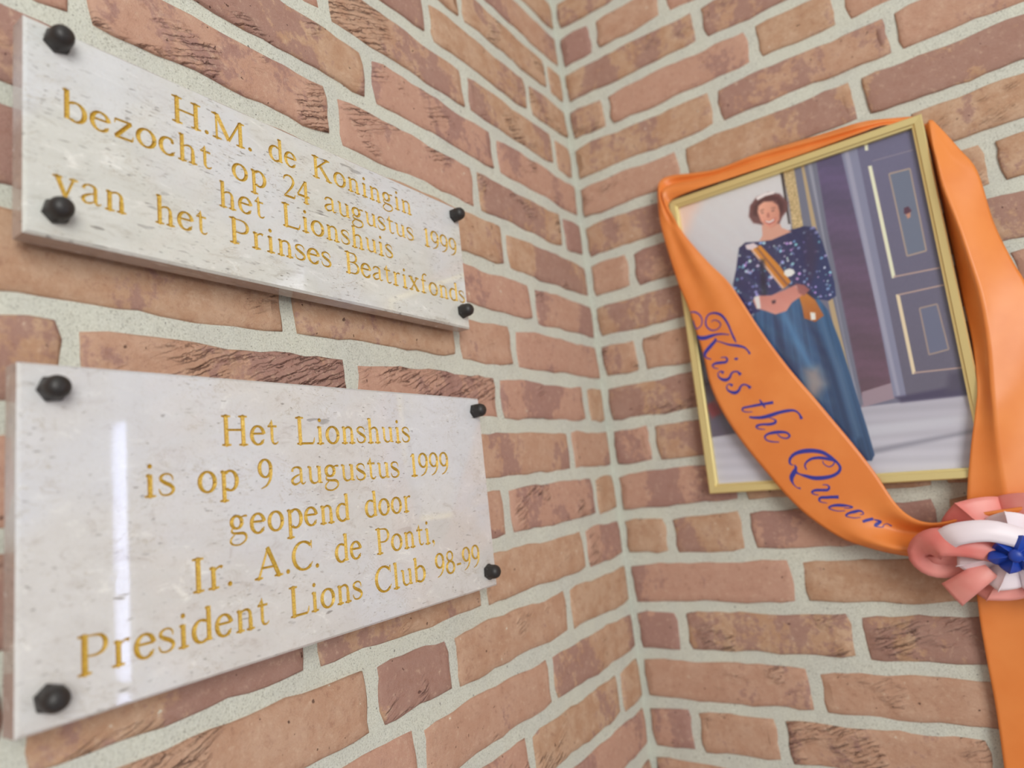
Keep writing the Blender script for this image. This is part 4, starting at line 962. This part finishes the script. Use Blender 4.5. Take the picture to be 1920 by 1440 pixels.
def paint_print():
    x0, x1, z0, z1 = (FX0 + IB - .005) * 1000, (FX1 - IB + .003) * 1000, (FZ0 + IB - .006) * 1000, (FZ1 - IB + .003) * 1000
    st = 0.75
    nx, nz = int((x1 - x0) / st), int((z1 - z0) / st)
    rng = random.Random(3)
    buf = [[(110., 108., 128.)] * (nx + 1) for _ in range(nz + 1)]
    for col, poly, soft, col2, kind in PRINT:
        xs = [q[0] for q in poly]
        zs = [q[1] for q in poly]
        m = soft + 1
        ia, ib = max(0, int((min(xs) - m - x0) / st)), min(nx, int((max(xs) + m - x0) / st) + 1)
        ja, jb = max(0, int((min(zs) - m - z0) / st)), min(nz, int((max(zs) + m - z0) / st) + 1)
        zt, zb = max(zs), min(zs)
        for j in range(ja, jb + 1):
            z = z0 + st * j
            f = (zt - z) / max(1, zt - zb)
            c = lerp3(col, col2, max(0, min(1, f))) if col2 else col
            for i in range(ia, ib + 1):
                x = x0 + st * i
                d = poly_dist(poly, x, z) / soft * .5 + .5
                if d <= 0:
                    continue
                d = min(1, d)
                d = d * d * (3 - 2 * d)
                cc = c
                if kind == 'skirt':
                    xx = (x - 285) / (1 + (-560 - z) / 420) + .8 * math.sin(z * .03)
                    g = math.sin(xx * .42) * .5 + math.sin(xx * .93 + 1.3) * .35 + math.sin(xx * 1.9 + .02 * z) * .3
                    cc = (c[0] + 9 * g, c[1] + 13 * g, c[2] + 15 * g)
                elif kind == 'curtain':
                    g = math.sin(z * .5 + math.sin(x * .2)) * 2 + math.sin(z * .11 + x * .07) * 5 + rng.uniform(-5, 5)
                    cc = (c[0] + g, c[1] + g * .6, c[2] + g)
                elif kind == 'gilt':
                    g = rng.uniform(-52, 22)
                    cc = (c[0] + g, c[1] + g, c[2] + g)
                elif kind == 'face':
                    g = (x - sum(xs) / len(xs)) * -.9 + 3
                    cc = (c[0] + g, c[1] + g, c[2] + g)
                elif kind in ('door', 'wall'):
                    g = rng.uniform(-3, 3)
                    cc = (c[0] + g, c[1] + g, c[2] + g)
                elif kind == 'sequin':
                    g = rng.uniform(-6, 8)
                    cc = (c[0] + g, c[1] + g, c[2] + g)
                elif kind == 'floor':
                    g = math.sin(z * .45 + x * .03) * 4
                    cc = (c[0] + g, c[1] + g, c[2] + g)
                p = buf[j][i]
                buf[j][i] = lerp3(p, cc, d)
        if kind == 'sequin':
            for _ in range(300):
                x, z = rng.uniform(min(xs), max(xs)), rng.uniform(min(zs), max(zs))
                if poly_dist(poly, x, z) < .8:
                    continue
                r = rng.uniform(.6, 1.5) if rng.random() < .75 else rng.uniform(1.5, 2.1)
                s = rng.uniform(.35, .95)
                tint = (140 + 90 * rng.random(), 165 + 70 * rng.random(), 235)
                for j in range(int((z - r - z0) / st), int((z + r - z0) / st) + 2):
                    for i in range(int((x - r - x0) / st), int((x + r - x0) / st) + 2):
                        if 0 <= i <= nx and 0 <= j <= nz and math.hypot(x0 + st * i - x, z0 + st * j - z) < r:
                            buf[j][i] = lerp3(buf[j][i], tint, s)
    verts = [((x0 + st * i) / 1000, -.0130, (z0 + st * j) / 1000) for j in range(nz + 1) for i in range(nx + 1)]
    faces = [(j * (nx + 1) + i, j * (nx + 1) + i + 1, (j + 1) * (nx + 1) + i + 1, (j + 1) * (nx + 1) + i) for j in range(nz) for i in range(nx)]
    o = mesh_obj('printed_photograph', verts, faces, None)
    me = o.data
    ca = me.color_attributes.new('print', 'FLOAT_COLOR', 'POINT')
    flat = []
    for row in buf:
        for c in row:
            flat.extend(lin([max(0, min(250, q * (.93 + .22 * q / 255) + 3)) for q in c]))
    ca.data.foreach_set('color', flat)
    t = NT('photographic_print')
    at = t.n('ShaderNodeAttribute')
    at.attribute_name = 'print'
    t.put(t.b.inputs['Base Color'], at.outputs['Color'])
    t.b.inputs['Roughness'].default_value = .35
    me.materials.append(t.m)
    return o


pr = in_frame(paint_print())
pr['label'] = 'photograph of a smiling woman in a sequined blue gown with orange sash beside a panelled door'

t = NT('picture_glass')
nt = t.t
tr = nt.nodes.new('ShaderNodeBsdfTransparent')
tr.inputs[0].default_value = (.985, .99, .985, 1)
gl_ = nt.nodes.new('ShaderNodeBsdfGlossy')
gl_.inputs['Roughness'].default_value = .03
fr = nt.nodes.new('ShaderNodeMath')      # Schlick reflectance of thin glass, the same from both sides
lw = nt.nodes.new('ShaderNodeLayerWeight')
pw = nt.nodes.new('ShaderNodeMath')
pw.operation = 'POWER'
nt.links.new(lw.outputs['Facing'], pw.inputs[0])
lw.inputs[0].default_value = .5
pw.inputs[1].default_value = 5.0
fr.operation = 'MULTIPLY_ADD'
nt.links.new(pw.outputs[0], fr.inputs[0])
fr.inputs[1].default_value = .9
fr.inputs[2].default_value = .035
mx = nt.nodes.new('ShaderNodeMixShader')
nt.links.new(fr.outputs[0], mx.inputs[0])
nt.links.new(tr.outputs[0], mx.inputs[1])
nt.links.new(gl_.outputs[0], mx.inputs[2])
nt.links.new(mx.outputs[0], nt.nodes['Material Output'].inputs[0])
bm = bmesh.new()
box(bm, FX0 + IB - .004, FX1 - IB + .003, -.0165, -.0150, FZ0 + IB - .005, FZ1 - IB + .002)
in_frame(bm_obj('glass_pane', bm, t.m))

# ---------------------------------------------------------------- orange sash


def spline(P, t_):
    n = len(P) - 1
    i = min(int(t_), n - 1)
    f = t_ - i
    g = lambda k: Vector(P[max(0, min(n, k))])
    a, b, c, d = g(i - 1), g(i), g(i + 1), g(i + 2)
    return .5 * ((2 * b) + (c - a) * f + (2 * a - 5 * b + 4 * c - d) * f * f + (3 * b - a - 3 * c + d) * f ** 3)


def front_profile(u,v):
    # extra standing-off of the sash from a straight line between its edges (m)
    if u<12:
        e=min(1,u/2)*min(1,(12-u)/2.5)
        c=.5+.22*math.sin(u*.55+.6)
        g=math.exp(-((v-c)/.13)**2)
        return e*(.0065*math.sin(math.pi*v)-.0085*g+.002*math.sin(7*v+u*1.1))
    b=.0012*math.sin(math.pi*v)
    q=max(0,1-abs(u-14)/3.0)
    b+=.0018*q*math.sin(10*v+.5*u)
    k=min(1,max(0,(u-22.0)/2.6)); k=k*k*(3-2*k)
    f=v
    ridge=math.exp(-((f-.20)/.16)**2)*.013-math.exp(-((f-.62)/.17)**2)*.011+math.exp(-((f-.95)/.12)**2)*.006
    return b+k*ridge



def tail_profile(u, v):
    return .0015 * math.sin(u * 1.2 + v * 4)


class Strip:
    def __init__(self, pairs, prof):
        self.a = [q[0] for q in pairs]
        self.b = [q[1] for q in pairs]
        self.prof = prof
        self.n = len(pairs) - 1

    def at(self, u, v):
        P = spline(self.a, u) * (1 - v) + spline(self.b, u) * v
        P.y -= self.prof(u, v)
        return P

    def normal(self, u, v):
        e = .01
        v0, v1 = max(0, v - e), min(1, v + e)
        u0, u1 = max(0, u - e), min(self.n, u + e)
        N = (self.at(u1, v) - self.at(u0, v)).cross(self.at(u, v1) - self.at(u, v0)).normalized()
        return N if N.y < 0 else -N

    def mesh(self, name, mat, parent, th=.0005, du=5, nv=22):
        nu = self.n * du
        verts, faces = [], []
        for k in (0, 1):
            for i in range(nu + 1):
                for j in range(nv + 1):
                    u, v = i / du, j / nv
                    P = self.at(u, v)
                    if k:
                        P = P - self.normal(u, v) * th
                    verts.append(P)
        W = nv + 1
        B = (nu + 1) * W
        for i in range(nu):
            for j in range(nv):
                q = (i * W + j, i * W + j + 1, (i + 1) * W + j + 1, (i + 1) * W + j)
                faces.append(q)
                faces.append(tuple(B + x for x in q[::-1]))
        rim = [(i * W, (i + 1) * W) for i in range(nu)] + [(nu * W + j, nu * W + j + 1) for j in range(nv)] + [((i + 1) * W + nv, i * W + nv) for i in range(nu)] + [(j + 1, j) for j in range(nv)]
        for a, b in rim:
            faces.append((a, b, B + b, B + a))
        return mesh_obj(name, verts, faces, mat, parent, smooth=True)


class Ridge(Strip):
    """strip folded along a third curve: shaded return, ridge, flat face"""

    def __init__(self, trip):
        self.a = [q[0] for q in trip]
        self.r = [q[1] for q in trip]
        self.b = [q[2] for q in trip]
        self.n = len(trip) - 1

    def at(self, u, v):
        A, Q, B = spline(self.a, u), spline(self.r, u), spline(self.b, u)
        k = .40
        lo = A.lerp(Q, min(1, v / k)) if v < k else Q + (Q - A) * ((v - k) / k)
        hi = Q.lerp(B, (v - k) / (1 - k))
        w = max(0.0, min(1.0, (v - k + .07) / .14))
        w = w * w * (3 - 2 * w)
        P = lo.lerp(hi, w)
        if v < k:
            f = v / k
            P.y += .003 * math.sin(math.pi * f)
        P.y += .0012 * math.sin(u * 1.7 + v * 6) * min(1, v * 3)
        return P


sash = empty('sash', (0, 0, 0))
tag(sash, 'orange satin sash with blue script lettering draped around the gold picture frame', 'sash')
front = Strip(SASH_FRONT, front_profile)
fs_ = front.mesh('front_strap', M_ORANGE, sash)
Ridge(SASH_SIDE).mesh('side_strap', M_ORANGE, sash)
Strip(SASH_TAIL, tail_profile).mesh('tail', M_ORANGE, sash)
for ch, pts in SCRIPT:
    m = len(pts) - 1
    g = lambda k: pts[max(0, min(m, k))]
    P = []
    for i in range(m):
        for j in range(5):
            f = j / 5
            a, b, c, d = g(i - 1), g(i), g(i + 1), g(i + 2)
            P.append(tuple(.5 * (2 * b[q] + (c[q] - a[q]) * f + (2 * a[q] - 5 * b[q] + 4 * c[q] - d[q]) * f * f + (3 * b[q] - a[q] - 3 * c[q] + d[q]) * f ** 3) for q in range(3)))
    P.append(tuple(pts[-1]))
    C3 = [front.at(u, max(.004, min(.996, v))) for u, v, w in P]
    N3 = [front.normal(u, max(.004, min(.996, v))) for u, v, w in P]
    verts, faces = [], []
    for i, (u, v, w) in enumerate(P):
        T_ = (C3[min(i + 1, len(P) - 1)] - C3[max(i - 1, 0)])
        if T_.length < 1e-9:
            T_ = Vector((1, 0, 0))
        Sd = N3[i].cross(T_).normalized() * max(w, .00025) * 1.12
        for q in (-1, -.5, 0, .5, 1):
            verts.append(C3[i] + Sd * q + N3[i] * .0004)
    for i in range(len(P) - 1):
        for q in range(4):
            a = i * 5 + q
            faces.append((a, a + 1, a + 6, a + 5))
    mesh_obj('printed_letter', verts, faces, M_INK, fs_)

# ---------------------------------------------------------------- rosette
ros = empty('rosette', ROSETTE)
tag(ros, 'red, white and blue ruffled satin rosette pinned where the orange sash straps meet', 'rosette')


def ruffle(name, r0, r1, waves, amp, mat, seed, ybase, lab, loop=0.5, sq=1.0):
    """gathered ribbon: a band round the centre whose free edge swings out in rounded loops"""
    rng = random.Random(seed)
    n_ctrl = waves * 2
    amps = [rng.uniform(.75, 1.25) for _ in range(waves)]
    rads = [rng.uniform(.86, 1.1) for _ in range(waves)]
    ph0 = rng.uniform(0, 6.28)
    na, nr = waves * 26, 12
    verts, faces = [], []
    for k in (0, 1):
        for i in range(na):
            wi = i / na * waves
            w = int(wi) % waves
            nxt = (w + 1) % waves
            fr_ = wi - int(wi)
            sm = fr_ * fr_ * (3 - 2 * fr_)
            am = amps[w] * (1 - sm) + amps[nxt] * sm
            rd = rads[w] * (1 - sm) + rads[nxt] * sm
            th = 2 * math.pi * wi / waves + ph0
            s1, c1 = math.sin(2 * math.pi * fr_), math.cos(2 * math.pi * fr_)
            s2 = math.sin(4 * math.pi * fr_)
            for j in range(nr + 1):
                f = j / nr
                g_ = f ** .8
                rr = r0 + (r1 * rd - r0) * f * (1 + .09 * g_ * c1)
                da = loop * g_ * (-s2 * .55) * (2 * math.pi / waves) * .5
                y = ybase - amp * am * g_ * c1 + .004 * f * f
                verts.append(Vector((rr * math.cos(th + da), y + k * .0005, rr * math.sin(th + da) * sq)))
    W = nr + 1
    B = na * W
    for i in range(na):
        i2 = (i + 1) % na
        for j in range(nr):
            q = (i * W + j, i2 * W + j, i2 * W + j + 1, i * W + j + 1)
            faces.append(q)
            faces.append(tuple(B + x for x in q[::-1]))
        faces.append((i * W + nr, i2 * W + nr, B + i2 * W + nr, B + i * W + nr))
        faces.append((i2 * W, i * W, B + i * W, B + i2 * W))
    o = mesh_obj(name, verts, faces, mat, ros, smooth=True)
    o['label'] = lab
    return o


ruffle('ruffle', .008, .066, 6, .013, M_PINK, 4, .010, 'outer salmon red ruffle', .35, .80)
ruffle('ruffle', .006, .045, 7, .012, M_WHITE, 6, -.002, 'white middle ruffle', .4, .82)
ruffle('ruffle', .001, .021, 6, .006, M_BLUE, 8, -.016, 'blue inner ruffle', .3, .80)
bm = bmesh.new()
bmesh.ops.create_uvsphere(bm, u_segments=18, v_segments=10, radius=.006)
bmesh.ops.scale(bm, vec=(1, .5, 1), verts=bm.verts)
o = bm_obj('centre_button', bm, M_BLUE, ros, smooth=True)
o.location = (0, -.018, 0)


# loose ribbon end and one folded loop of the rosette


def petal(name, path, w0, w1, mat, lab):
    """short length of ribbon along path (rosette-local points), widening from w0 to w1"""
    verts, faces = [], []
    n = (len(path) - 1) * 5
    for k in (0, 1):
        for i in range(n + 1):
            c = spline(path, i / 5)
            c2 = spline(path, min(len(path) - 1 - 1e-6, i / 5 + .05))
            tdir = (c2 - spline(path, max(0, i / 5 - .05))).normalized()
            side = tdir.cross(Vector((0, -1, .25))).normalized()
            w = w0 + (w1 - w0) * i / n
            for j in range(7):
                f = j / 6 - .5
                verts.append(c + side * w * f + Vector((0, .0005 * k - .003 * math.cos(f * math.pi), 0)))
    B = (n + 1) * 7
    for i in range(n):
        for j in range(6):
            q = (i * 7 + j, i * 7 + j + 1, i * 7 + j + 8, i * 7 + j + 7)
            faces.append(q)
            faces.append(tuple(B + x for x in q[::-1]))
        faces.append((i * 7, i * 7 + 7, B + i * 7 + 7, B + i * 7))
        faces.append((i * 7 + 13, i * 7 + 6, B + i * 7 + 6, B + i * 7 + 13))
    faces.append(tuple([n * 7 + j for j in range(7)] + [B + n * 7 + j for j in range(6, -1, -1)]))
    faces.append(tuple([j for j in range(6, -1, -1)] + [B + j for j in range(7)]))
    o = mesh_obj(name, verts, faces, mat, ros, smooth=True)
    o['label'] = lab


petal('loop', [(-.010, -.004, .002), (-.036, -.012, .012), (-.062, -.012, .014), (-.074, .002, .002), (-.066, .014, -.008), (-.040, .014, -.006)], .024, .036, M_PINK, 'salmon loop of ribbon on the left')
petal('ribbon_end', [(-.022, .000, -.014), (-.040, -.004, -.026), (-.058, .004, -.040)], .018, .026, M_PINK, 'pale pink loose ribbon end')
petal('loop', [(.010, -.010, .014), (-.016, -.018, .024), (-.044, -.018, .022), (-.058, -.008, .012)], .020, .022, M_WHITE, 'white loop along the top')
